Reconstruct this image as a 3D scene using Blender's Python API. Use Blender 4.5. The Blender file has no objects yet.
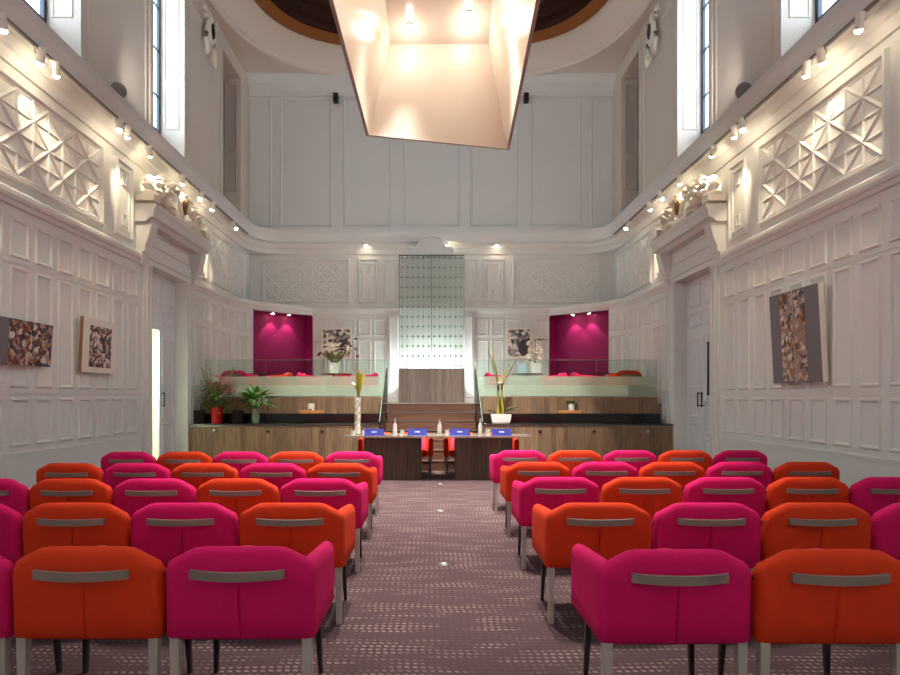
import bpy, bmesh, math, random
from mathutils import Vector, Matrix
random.seed(7)
PI = math.pi
C = bpy.context.scene.collection
SC = bpy.context.scene

# ------------------------------------------------------------------ materials
def srgb(r, g, b):
    def f(c):
        c /= 255.0
        return c/12.92 if c <= .04045 else ((c+.055)/1.055)**2.4
    return (f(r), f(g), f(b), 1)

def newmat(name):
    m = bpy.data.materials.new(name); m.use_nodes = True
    nt = m.node_tree
    b = nt.nodes['Principled BSDF']
    return m, nt, b

def N(nt, t, **kw):
    n = nt.nodes.new(t)
    for k, v in kw.items():
        setattr(n, k, v)
    return n

def plain(name, col, rough=.6, metal=0, spec=.5, noise=0, nscale=40, bump=0, bscale=200, sheen=0, coat=0):
    m, nt, b = newmat(name)
    b.inputs['Base Color'].default_value = col
    b.inputs['Roughness'].default_value = rough
    b.inputs['Metallic'].default_value = metal
    b.inputs['Specular IOR Level'].default_value = spec
    b.inputs['Coat Weight'].default_value = coat
    if sheen:
        b.inputs['Sheen Weight'].default_value = sheen
        b.inputs['Sheen Roughness'].default_value = .5
        b.inputs['Sheen Tint'].default_value = col
    tc = N(nt, 'ShaderNodeTexCoord')
    if noise:
        n = N(nt, 'ShaderNodeTexNoise'); n.inputs['Scale'].default_value = nscale
        n.inputs['Detail'].default_value = 4
        nt.links.new(tc.outputs['Object'], n.inputs['Vector'])
        mp = N(nt, 'ShaderNodeMapRange')
        mp.inputs['To Min'].default_value = 1-noise; mp.inputs['To Max'].default_value = 1+noise
        nt.links.new(n.outputs['Fac'], mp.inputs['Value'])
        mx = N(nt, 'ShaderNodeVectorMath', operation='SCALE')
        mx.inputs[0].default_value = col[:3]
        nt.links.new(mp.outputs[0], mx.inputs['Scale'])
        nt.links.new(mx.outputs[0], b.inputs['Base Color'])
    if bump:
        n2 = N(nt, 'ShaderNodeTexNoise'); n2.inputs['Scale'].default_value = bscale
        nt.links.new(tc.outputs['Object'], n2.inputs['Vector'])
        bp = N(nt, 'ShaderNodeBump'); bp.inputs['Strength'].default_value = bump
        bp.inputs['Distance'].default_value = .01
        nt.links.new(n2.outputs['Fac'], bp.inputs['Height'])
        nt.links.new(bp.outputs['Normal'], b.inputs['Normal'])
    return m

def wood(name, c1, c2, axis='Z', rough=.45, plank=.14, coat=0):
    m, nt, b = newmat(name)
    b.inputs['Roughness'].default_value = rough
    b.inputs['Coat Weight'].default_value = coat
    tc = N(nt, 'ShaderNodeTexCoord')
    mp = N(nt, 'ShaderNodeMapping')
    mp.inputs['Scale'].default_value = (22, 22, 1.2) if axis == 'Z' else (1.2, 22, 22)
    nt.links.new(tc.outputs['Object'], mp.inputs['Vector'])
    n = N(nt, 'ShaderNodeTexNoise'); n.inputs['Scale'].default_value = 2; n.inputs['Detail'].default_value = 6
    nt.links.new(mp.outputs[0], n.inputs['Vector'])
    r = N(nt, 'ShaderNodeValToRGB')
    r.color_ramp.elements[0].position = .3; r.color_ramp.elements[0].color = c1
    r.color_ramp.elements[1].position = .7; r.color_ramp.elements[1].color = c2
    nt.links.new(n.outputs['Fac'], r.inputs['Fac'])
    # plank tone steps along x
    sx = N(nt, 'ShaderNodeSeparateXYZ'); nt.links.new(tc.outputs['Object'], sx.inputs[0])
    dv = N(nt, 'ShaderNodeMath', operation='DIVIDE'); dv.inputs[1].default_value = plank
    nt.links.new(sx.outputs['X' if axis == 'Z' else 'Z'], dv.inputs[0])
    fl = N(nt, 'ShaderNodeMath', operation='FLOOR'); nt.links.new(dv.outputs[0], fl.inputs[0])
    wn = N(nt, 'ShaderNodeTexWhiteNoise', noise_dimensions='1D'); nt.links.new(fl.outputs[0], wn.inputs['W'])
    mr = N(nt, 'ShaderNodeMapRange'); mr.inputs['To Min'].default_value = .8; mr.inputs['To Max'].default_value = 1.2
    nt.links.new(wn.outputs['Value'], mr.inputs['Value'])
    sc = N(nt, 'ShaderNodeVectorMath', operation='SCALE')
    nt.links.new(r.outputs['Color'], sc.inputs[0]); nt.links.new(mr.outputs[0], sc.inputs['Scale'])
    nt.links.new(sc.outputs[0], b.inputs['Base Color'])
    return m

def emit(name, col, strength):
    m, nt, b = newmat(name)
    b.inputs['Base Color'].default_value = col
    b.inputs['Emission Color'].default_value = col
    b.inputs['Emission Strength'].default_value = strength
    return m

def glassy(name, tint, gloss=.12, rough=.02):
    m, nt, b = newmat(name)
    nt.nodes.remove(b)
    out = nt.nodes['Material Output']
    t = N(nt, 'ShaderNodeBsdfTransparent'); t.inputs['Color'].default_value = tint
    g = N(nt, 'ShaderNodeBsdfGlossy'); g.inputs['Roughness'].default_value = rough
    mx = N(nt, 'ShaderNodeMixShader'); fr = N(nt, 'ShaderNodeLayerWeight'); fr.inputs['Blend'].default_value = gloss
    nt.links.new(fr.outputs['Fresnel'], mx.inputs[0])
    nt.links.new(t.outputs[0], mx.inputs[1]); nt.links.new(g.outputs[0], mx.inputs[2])
    nt.links.new(mx.outputs[0], out.inputs['Surface'])
    return m

def frosted(name, col, clear):
    m, nt, b = newmat(name)
    nt.nodes.remove(b)
    out = nt.nodes['Material Output']
    t = N(nt, 'ShaderNodeBsdfTransparent')
    d = N(nt, 'ShaderNodeBsdfDiffuse'); d.inputs['Color'].default_value = col
    l = N(nt, 'ShaderNodeBsdfTranslucent'); l.inputs['Color'].default_value = col
    m1 = N(nt, 'ShaderNodeMixShader'); m1.inputs[0].default_value = .5
    m2 = N(nt, 'ShaderNodeMixShader'); m2.inputs[0].default_value = clear
    nt.links.new(d.outputs[0], m1.inputs[1]); nt.links.new(l.outputs[0], m1.inputs[2])
    nt.links.new(m1.outputs[0], m2.inputs[1]); nt.links.new(t.outputs[0], m2.inputs[2])
    nt.links.new(m2.outputs[0], out.inputs['Surface'])
    return m

def carpet():
    m, nt, b = newmat('carpet')
    b.inputs['Roughness'].default_value = .95
    b.inputs['Specular IOR Level'].default_value = .15
    tc = N(nt, 'ShaderNodeTexCoord')
    def math_(op, a, bb=None, c=None):
        n = N(nt, 'ShaderNodeMath', operation=op)
        for i, v in enumerate((a, bb, c)):
            if v is None: continue
            if isinstance(v, (int, float)): n.inputs[i].default_value = v
            else: nt.links.new(v, n.inputs[i])
        return n.outputs[0]
    s = N(nt, 'ShaderNodeSeparateXYZ'); nt.links.new(tc.outputs['Object'], s.inputs[0])
    X, Y = s.outputs['X'], s.outputs['Y']
    # rows of short dashes that waver and slant
    wob = math_('MULTIPLY', math_('SINE', math_('MULTIPLY', X, 3.1)), .012)
    yy = math_('ADD', Y, wob)
    rowi = math_('FLOOR', math_('DIVIDE', yy, .042))
    fy = math_('FRACT', math_('DIVIDE', yy, .042))
    off = N(nt, 'ShaderNodeTexWhiteNoise', noise_dimensions='1D'); nt.links.new(rowi, off.inputs['W'])
    xs = math_('ADD', math_('DIVIDE', math_('ADD', X, math_('MULTIPLY', fy, .018)), .042), math_('MULTIPLY', off.outputs['Value'], .45))
    fx = math_('FRACT', xs)
    dash = math_('MULTIPLY', math_('LESS_THAN', math_('ABSOLUTE', math_('SUBTRACT', fx, .5)), .27),
                 math_('LESS_THAN', math_('ABSOLUTE', math_('SUBTRACT', fy, .5)), .22))
    mp = N(nt, 'ShaderNodeMapping'); mp.inputs['Scale'].default_value = (1.3, 5.5, 1)
    nt.links.new(tc.outputs['Object'], mp.inputs['Vector'])
    n1 = N(nt, 'ShaderNodeTexNoise'); n1.inputs['Scale'].default_value = 1.6; n1.inputs['Detail'].default_value = 2
    nt.links.new(mp.outputs[0], n1.inputs['Vector'])
    band = N(nt, 'ShaderNodeMapRange'); band.inputs['From Min'].default_value = .47; band.inputs['From Max'].default_value = .62
    nt.links.new(n1.outputs['Fac'], band.inputs['Value'])
    fac = math_('MULTIPLY', dash, math_('MULTIPLY_ADD', band.outputs[0], .24, .015))
    n2 = N(nt, 'ShaderNodeTexNoise'); n2.inputs['Scale'].default_value = 220
    nt.links.new(tc.outputs['Object'], n2.inputs['Vector'])
    r = N(nt, 'ShaderNodeValToRGB')
    r.color_ramp.elements[0].position = .3; r.color_ramp.elements[0].color = srgb(62, 47, 50)
    r.color_ramp.elements[1].position = .7; r.color_ramp.elements[1].color = srgb(90, 69, 70)
    nt.links.new(n2.outputs['Fac'], r.inputs['Fac'])
    mx = N(nt, 'ShaderNodeMix', data_type='RGBA')
    nt.links.new(fac, mx.inputs[0]); nt.links.new(r.outputs['Color'], mx.inputs[6])
    mx.inputs[7].default_value = srgb(222, 196, 184)
    nt.links.new(mx.outputs[2], b.inputs['Base Color'])
    bp = N(nt, 'ShaderNodeBump'); bp.inputs['Strength'].default_value = .3; bp.inputs['Distance'].default_value = .004
    nt.links.new(n2.outputs['Fac'], bp.inputs['Height']); nt.links.new(bp.outputs['Normal'], b.inputs['Normal'])
    return m

def collage(name, cols, scale=16, mode='3D'):
    m, nt, b = newmat(name)
    b.inputs['Roughness'].default_value = .5
    tc = N(nt, 'ShaderNodeTexCoord')
    n = N(nt, 'ShaderNodeTexNoise'); n.inputs['Scale'].default_value = 7
    nt.links.new(tc.outputs['Object'], n.inputs['Vector'])
    ma = N(nt, 'ShaderNodeMixRGB'); ma.inputs[0].default_value = .12
    nt.links.new(tc.outputs['Object'], ma.inputs[1]); nt.links.new(n.outputs['Color'], ma.inputs[2])
    v = N(nt, 'ShaderNodeTexVoronoi'); v.inputs['Scale'].default_value = scale
    nt.links.new(ma.outputs[0], v.inputs['Vector'])
    s = N(nt, 'ShaderNodeSeparateColor'); nt.links.new(v.outputs['Color'], s.inputs[0])
    r = N(nt, 'ShaderNodeValToRGB'); r.color_ramp.interpolation = 'CONSTANT'
    el = r.color_ramp.elements
    while len(el) < len(cols): el.new(.5)
    for i, c in enumerate(cols):
        el[i].position = i/len(cols); el[i].color = c
    nt.links.new(s.outputs[0], r.inputs['Fac'])
    nt.links.new(r.outputs['Color'], b.inputs['Base Color'])
    return m

M = {}
M['paint'] = plain('white_paint', srgb(220, 222, 220), .55, spec=.3, noise=.02, nscale=1.5)
M['upper_paint'] = plain('upper_wall_paint', srgb(216, 206, 194), .6, spec=.3, noise=.03, nscale=1.2)
M['ceil'] = plain('ceiling_paint', srgb(216, 206, 196), .7, spec=.2, noise=.02, nscale=1)
M['door'] = plain('door_paint', srgb(222, 224, 230), .45, spec=.4, noise=.02, nscale=2)
M['plaster'] = plain('plaster_gilt_white', srgb(232, 226, 212), .4, noise=.04, nscale=9)
M['gilt'] = plain('antique_gilt', srgb(128, 92, 48), .4, .4, noise=.2, nscale=14)
M['carpet'] = carpet()
M['pink'] = plain('pink_wool', (0.64, .007, .115, 1), .85, spec=.2, noise=.05, nscale=30, bump=.15, bscale=500, sheen=.12)
M['orange'] = plain('orange_wool', (0.66, .044, .010, 1), .85, spec=.2, noise=.05, nscale=30, bump=.15, bscale=500, sheen=.12)
M['coral'] = plain('coral_wool', srgb(225, 80, 72), .85, spec=.2, noise=.05, nscale=30, sheen=.1)
M['rose'] = plain('rose_wool', srgb(228, 92, 128), .85, spec=.2, noise=.05, nscale=30, sheen=.1)
M['handle'] = plain('grey_ash_handle', srgb(128, 114, 106), .5, noise=.12, nscale=25)
M['rear_leg'] = plain('grey_lacquered_leg', srgb(176, 166, 158), .45, noise=.06, nscale=20)
M['front_leg'] = plain('dark_leg', srgb(52, 44, 44), .4)
M['wood'] = wood('walnut_veneer', srgb(110, 87, 66), srgb(158, 129, 100))
M['wood_dark'] = wood('dark_walnut', srgb(58, 44, 36), srgb(92, 72, 58))
M['wood_step'] = wood('step_wood', srgb(70, 46, 36), srgb(104, 70, 54), axis='X')
M['wood_grey'] = wood('ribbed_grey_oak', srgb(104, 90, 82), srgb(136, 120, 110), plank=.07)
M['tray'] = wood('light_tray_wood', srgb(216, 140, 70), srgb(238, 172, 100), axis='X')
M['top'] = plain('pale_stone_top', srgb(186, 170, 154), .12, spec=.6, noise=.08, nscale=12, coat=.3)
M['black'] = plain('black_granite', srgb(20, 19, 20), .12, spec=.6, noise=.3, nscale=60)
M['counter'] = plain('dark_counter', srgb(62, 54, 50), .18, spec=.6, noise=.2, nscale=50)
M['metal'] = plain('brushed_metal', srgb(190, 188, 184), .3, 1)
M['white'] = plain('white_enamel', srgb(235, 233, 228), .35)
M['grey'] = plain('mid_grey', srgb(128, 124, 122), .5)
M['dkframe'] = plain('steel_window_frame', srgb(52, 66, 82), .4)
M['darkmetal'] = plain('dark_metal', srgb(30, 28, 28), .4)
M['magenta'] = plain('magenta_paint', srgb(140, 12, 86), .55, spec=.3, noise=.03, nscale=3)
M['glass'] = glassy('window_glass', (.95, .98, 1, 1), .02)
M['balglass'] = glassy('clear_green_glass', (.88, .95, .91, 1), .15)
M['stairglass'] = glassy('teal_stair_glass', (.62, .78, .74, 1), .2)
M['glassedge'] = plain('glass_edge_green', srgb(112, 140, 130), .3, spec=.7)
M['frost'] = frosted('frosted_green_glass', srgb(240, 246, 240), .44)
M['frost_light'] = frosted('faded_green_glass', srgb(240, 246, 240), .62)
M['screenglass'] = glassy('screen_glass', (.93, .96, .945, 1), .08)
M['screenrod'] = plain('screen_glass_rod', srgb(112, 130, 122), .2, spec=.7)
M['bottle'] = frosted('clear_bottle_glass', srgb(240, 244, 242), .5)
M['water'] = frosted('clear_vase_glass', srgb(240, 242, 234), .8)
M['lens'] = emit('warm_lamp_lens', (1, .82, .55, 1), 60)
M['lens2'] = emit('pendant_lamp_lens', (1, .86, .66, 1), 60)
M['screenfrost'] = frosted('screen_diffusing_sheet', srgb(244, 246, 244), .62)
M['cream'] = plain('cream_gloss_lining', srgb(236, 226, 212), .22, spec=.5)
M['pinkgrey'] = plain('grey_pink_lacquer', srgb(150, 128, 126), .35)
M['brown1'] = plain('gilded_wood_moulding', srgb(132, 80, 36), .5, 0, spec=.2, noise=.2, nscale=6)
M['brown2'] = plain('dark_dome_wood', srgb(50, 24, 14), .6, spec=.15, noise=.25, nscale=5)
M['blue'] = plain('royal_blue_card', srgb(44, 52, 150), .4)
M['navy'] = plain('purple_fabric', srgb(92, 38, 90), .85)
M['greyart'] = plain('slate_canvas', srgb(120, 116, 122), .6, noise=.04, nscale=20)
M['canvas'] = plain('white_canvas', srgb(232, 226, 218), .6)
M['canvasside'] = plain('ochre_canvas_side', srgb(150, 110, 74), .6)
pal = [srgb(40, 32, 36), srgb(196, 180, 168), srgb(120, 34, 40), srgb(150, 130, 120), srgb(84, 74, 84), srgb(222, 210, 200), srgb(110, 66, 44), srgb(60, 66, 88), srgb(176, 140, 136), srgb(170, 120, 60)]
M['collage1'] = collage('collage_red_brown', pal, 20)
M['collage2'] = collage('collage_small_pieces', [pal[i] for i in (0, 5, 2, 3, 1, 7, 8, 4, 5, 6)], 22)
M['collage3'] = collage('collage_ochre', [pal[i] for i in (3, 1, 6, 3, 1, 4, 9, 5, 3, 8)], 18)
M['bwprint'] = collage('black_white_print', [srgb(50, 46, 46), srgb(220, 214, 206), srgb(160, 152, 146), srgb(90, 84, 84), srgb(228, 222, 214), srgb(130, 122, 118)], 14)
M['plum'] = plain('dark_plum_ink', srgb(66, 54, 60), .6)
M['leaf'] = plain('green_leaf', srgb(84, 146, 48), .45, noise=.25, nscale=14)
M['leafdark'] = plain('olive_leaf', srgb(106, 122, 66), .5, noise=.25, nscale=14)
M['leafyellow'] = plain('yellow_green_leaf', srgb(176, 168, 52), .5, noise=.2, nscale=14)
M['petalpink'] = plain('pink_petal', srgb(228, 140, 156), .6, noise=.2, nscale=30)
M['petalwhite'] = plain('white_petal', srgb(240, 234, 222), .55, noise=.05, nscale=30)
M['branch'] = plain('brown_branch', srgb(96, 76, 50), .7)
M['red'] = plain('red_glazed_pot', srgb(196, 24, 28), .3)
M['darkred'] = plain('dark_seed_head', srgb(70, 50, 40), .7)
M['paleblue'] = plain('pale_blue_glaze', srgb(190, 212, 226), .3)
M['blackout'] = plain('dark_blind', srgb(38, 42, 40), .6)
M['corridor'] = plain('corridor_paint', srgb(226, 230, 196), .7)
M['bluepane'] = glassy('dark_vision_glass', (.25, .3, .32, 1), .2)

# ------------------------------------------------------------------ mesh helpers
class MB:
    def __init__(self): self.b = bmesh.new()
    def quad(self, pts):
        vs = [self.b.verts.new(p) for p in pts]
        return self.b.faces.new(vs)
    def hexa(self, p):           # 8 points: bottom ring 0-3, top ring 4-7
        v = [self.b.verts.new(q) for q in p]
        for f in ((0,3,2,1), (4,5,6,7), (0,1,5,4), (1,2,6,5), (2,3,7,6), (3,0,4,7)):
            self.b.faces.new([v[i] for i in f])
        return self
    def box(self, x0, x1, y0, y1, z0, z1, T=None):
        p = [(x0,y0,z0),(x1,y0,z0),(x1,y1,z0),(x0,y1,z0),(x0,y0,z1),(x1,y0,z1),(x1,y1,z1),(x0,y1,z1)]
        if T: p = [T(*q) for q in p]
        return self.hexa(p)
    def rbox(self, x0, x1, y0, y1, z0, z1, r=.01, seg=2, M4=None):
        t = bmesh.new()
        bmesh.ops.create_cube(t, size=1)
        for v in t.verts:
            v.co = Vector(((x0+x1)/2+v.co.x*(x1-x0), (y0+y1)/2+v.co.y*(y1-y0), (z0+z1)/2+v.co.z*(z1-z0)))
        bmesh.ops.bevel(t, geom=t.edges[:], offset=r, segments=seg, profile=.5, affect='EDGES')
        return self.add(t, M4)
    def add(self, t, M4=None):
        mp = {}
        for v in t.verts: mp[v] = self.b.verts.new(M4 @ v.co if M4 else v.co)
        for f in t.faces:
            try: self.b.faces.new([mp[v] for v in f.verts])
            except ValueError: pass
        t.free(); return self
    def loft(self, rings, closed=True, cap=True):
        R = [[self.b.verts.new(p) for p in r] for r in rings]
        n = len(R[0])
        for a, c in zip(R, R[1:]):
            for i in range(n if closed else n-1):
                j = (i+1) % n
                self.b.faces.new((a[i], a[j], c[j], c[i]))
        if cap:
            self.b.faces.new(R[0][::-1]); self.b.faces.new(R[-1])
        return self
    def lathe(self, prof, c=(0,0,0), n=20, sx=1, sy=1):   # prof: (r, z)
        rings = [[(c[0]+r*sx*math.cos(2*PI*i/n), c[1]+r*sy*math.sin(2*PI*i/n), c[2]+z) for i in range(n)] for r, z in prof]
        return self.loft(rings)
    def tube(self, pts, r, n=8):
        pts = [Vector(p) for p in pts]
        rs = r if isinstance(r, (list, tuple)) else [r]*len(pts)
        rings = []
        for i, p in enumerate(pts):
            d = (pts[min(i+1, len(pts)-1)] - pts[max(i-1, 0)]).normalized()
            a = d.cross(Vector((0,0,1)))
            if a.length < 1e-3: a = Vector((1,0,0))
            a.normalize(); b2 = d.cross(a)
            rings.append([p + (a*math.cos(2*PI*k/n) + b2*math.sin(2*PI*k/n))*rs[i] for k in range(n)])
        return self.loft(rings)
    def ball(self, c, r, sub=2, s=(1,1,1), M3=None):
        t = bmesh.new(); bmesh.ops.create_icosphere(t, subdivisions=sub, radius=r)
        for v in t.verts:
            v.co = Vector((v.co.x*s[0], v.co.y*s[1], v.co.z*s[2]))
            if M3: v.co = M3 @ v.co
            v.co += Vector(c)
        return self.add(t)
    def leaf(self, base, d, length, width, bend=.3, n=6):
        d = Vector(d).normalized(); side = d.cross(Vector((0,0,1)))
        if side.length < .1: side = Vector((random.uniform(-1,1), random.uniform(-1,1), 0))
        side.normalize(); p = Vector(base); prev = None
        for i in range(n+1):
            t = i/n
            w = width*math.sin(PI*min(1, .12+t*.88))**.8 * .5
            up = side.cross(d)
            l = p - side*w; r = p + side*w; mid = p - up*w*.25
            cur = [self.b.verts.new(q) for q in (l, mid, r)]
            if prev:
                self.b.faces.new((prev[0], prev[1], cur[1], cur[0])); self.b.faces.new((prev[1], prev[2], cur[2], cur[1]))
            prev = cur
            p = p + d*(length/n); d = (d + Vector((0,0,-bend/n))).normalized()
        return self
    def ring(self, u0, u1, v0, v1, T, d=.026, w=.05):     # raised moulding frame round a wall panel
        prof = [(0, 0), (w*.25, d), (w*.65, d), (w*.85, d*.45), (w, .002)]
        L = []
        for i, o in prof:
            L.append([self.b.verts.new(T(u, v, o)) for u, v in ((u0+i, v0+i), (u1-i, v0+i), (u1-i, v1-i), (u0+i, v1-i))])
        for a, c in zip(L, L[1:]):
            for k in range(4): self.b.faces.new((a[k], a[(k+1)%4], c[(k+1)%4], c[k]))
        return self
    def sweep(self, prof, u0, u1, T):                       # profile (w, v) run along u
        self.loft([[T(u, v, w) for w, v in prof] for u in (u0, u1)])
        return self
    def build(self, name, mat, parent=None, smooth=False, angle=.6, loc=None):
        bmesh.ops.recalc_face_normals(self.b, faces=self.b.faces[:])
        me = bpy.data.meshes.new(name); self.b.to_mesh(me); self.b.free()
        mats = mat if isinstance(mat, (list, tuple)) else [mat]
        for q in mats: me.materials.append(q)
        if smooth:
            for p in me.polygons: p.use_smooth = True
            me.set_sharp_from_angle(angle=angle)
        o = bpy.data.objects.new(name, me); C.objects.link(o)
        if parent: o.parent = parent
        if loc: o.location = loc
        return o

def tag(o, label, cat, group=None):
    o['label'] = label; o['category'] = cat
    if group: o['group'] = group
    return o
def thing(name, label, cat, loc=(0,0,0), rz=0, group=None):
    o = bpy.data.objects.new(name, None); C.objects.link(o)
    o.location = loc; o.rotation_euler = (0, 0, rz)
    return tag(o, label, cat, group)
def struct(o):
    o['kind'] = 'structure'; return o
def dup(root, loc, rz, label, group=None, swap=None):
    r = root.copy(); C.objects.link(r); r.location = loc; r.rotation_euler = (0, 0, rz)
    tag(r, label, r['category'], group)
    for ch in list(root.children):
        c = ch.copy(); C.objects.link(c); c.parent = r
        for g in ch.children:
            d = g.copy(); C.objects.link(d); d.parent = c
    return r
def spot(loc, aim, power, angle=40, col=(1, .8, .55), blend=.5, size=.03, parent=None):
    l = bpy.data.lights.new('spot_beam', 'SPOT'); l.energy = power; l.color = col
    l.spot_size = math.radians(angle); l.spot_blend = blend; l.shadow_soft_size = size
    o = bpy.data.objects.new('spot_beam', l); C.objects.link(o)
    o.location = loc
    o.rotation_euler = (Vector(aim)-Vector(loc)).to_track_quat('-Z', 'Y').to_euler()
    return o
def area(loc, aim, power, sx, sy, col=(1, 1, 1)):
    l = bpy.data.lights.new('area_light', 'AREA'); l.energy = power; l.color = col
    l.shape = 'RECTANGLE'; l.size = sx; l.size_y = sy
    o = bpy.data.objects.new('area_light', l); C.objects.link(o); o.location = loc
    o.rotation_euler = (Vector(aim)-Vector(loc)).to_track_quat('-Z', 'Y').to_euler()
    return o

# ------------------------------------------------------------------ camera
EYE = 1.42; F = 580.0
cam = bpy.data.cameras.new('camera'); co = bpy.data.objects.new('camera', cam); C.objects.link(co)
co.location = (0, 0, EYE); co.rotation_euler = (PI/2, 0, 0)
cam.sensor_width = 36; cam.lens = F/900*36
cam.shift_x = 19/900; cam.shift_y = 59.5/900
cam.clip_start = .05; cam.clip_end = 200
SC.camera = co

# ------------------------------------------------------------------ room dimensions
W = 5.185; YB = 16.6; Y0 = -1.2; ZC = 10.47; TH = .5
DOOR = (10.7, 12.25, 3.84)
WINS = [(0.01, 1.36), (3.6, 4.95), (7.19, 8.54), (10.78, 12.13), (14.38, 15.73)]
WS, WH = 6.3, 10.05
PLAT = 1.27
CORNER = [(W, 14.3), (5.06, 14.95), (4.74, 15.53), (3.4, YB)]

floor = MB()
floor.quad([(-7.2, Y0, 0), (7.2, Y0, 0), (7.2, YB+.6, 0), (-7.2, YB+.6, 0)])
struct(floor.build('floor', M['carpet']))

RAIL = [(0, 3.78), (.03, 3.79), (.045, 3.84), (.075, 3.86), (.09, 3.9), (.09, 3.95), (.06, 3.98), (0, 4.0)]
CORN = [(0, 5.5), (.04, 5.5), (.06, 5.56), (.1, 5.62), (.14, 5.64), (.16, 5.72), (.19, 5.76), (.335, 5.77), (.335, 5.9), (.35, 5.94), (.365, 6.0), (.365, 6.1), (0, 6.12)]
BASE = [(0, 0), (.03, 0), (.03, .2), (.015, .24), (0, .25)]

def lattice(mb, u0, u1, v0, v1, T, nu, nv):
    # sunk frame and star-pattern ribs of triangular section
    mb.ring(u0, u1, v0, v1, T, .05, .09)
    a0, a1, b0, b1 = u0+.1, u1-.1, v0+.1, v1-.1
    du, dv = (a1-a0)/nu, (b1-b0)/nv
    def rib(p, q, w, h):
        d = Vector((q[0]-p[0], q[1]-p[1])).normalized(); n = Vector((-d.y, d.x))*w
        P = [T(p[0]+n.x, p[1]+n.y, 0), T(p[0]-n.x, p[1]-n.y, 0), T(q[0]-n.x, q[1]-n.y, 0), T(q[0]+n.x, q[1]+n.y, 0)]
        a, b_ = T(p[0], p[1], h), T(q[0], q[1], h)
        mb.quad([P[0], a, b_, P[3]]); mb.quad([P[1], P[2], b_, a])
    for i in range(nu+1): rib((a0+i*du, b0), (a0+i*du, b1), .022, .018)
    for j in range(nv+1): rib((a0, b0+j*dv), (a1, b0+j*dv), .022, .018)
    for i in range(nu):
        for j in range(nv):
            x, y = a0+i*du, b0+j*dv
            if (i+j) % 2: rib((x, y+dv), (x+du, y), .03, .024)
            else: rib((x, y), (x+du, y+dv), .03, .024)

def narrow(mb, u0, u1, v0, v1, T):
    mb.ring(u0, u1, v0, v1, T, .05, .06)
    mb.ring(u0+.09, u1-.09, v0+.12, v1-.12, T, .03, .04)
    uc = (u0+u1)/2
    for vv in (v0+.3, v1-.3):
        mb.ring(uc-.06, uc+.06, vv-.1, vv+.1, T, .03, .03)

def panels(mb, us, T, rows=((.80, 1.41), (1.54, 3.05), (3.16, 3.65))):
    for a, b_ in us:
        for r in rows: mb.ring(a, b_, r[0], r[1], T, .024, .05)

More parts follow.
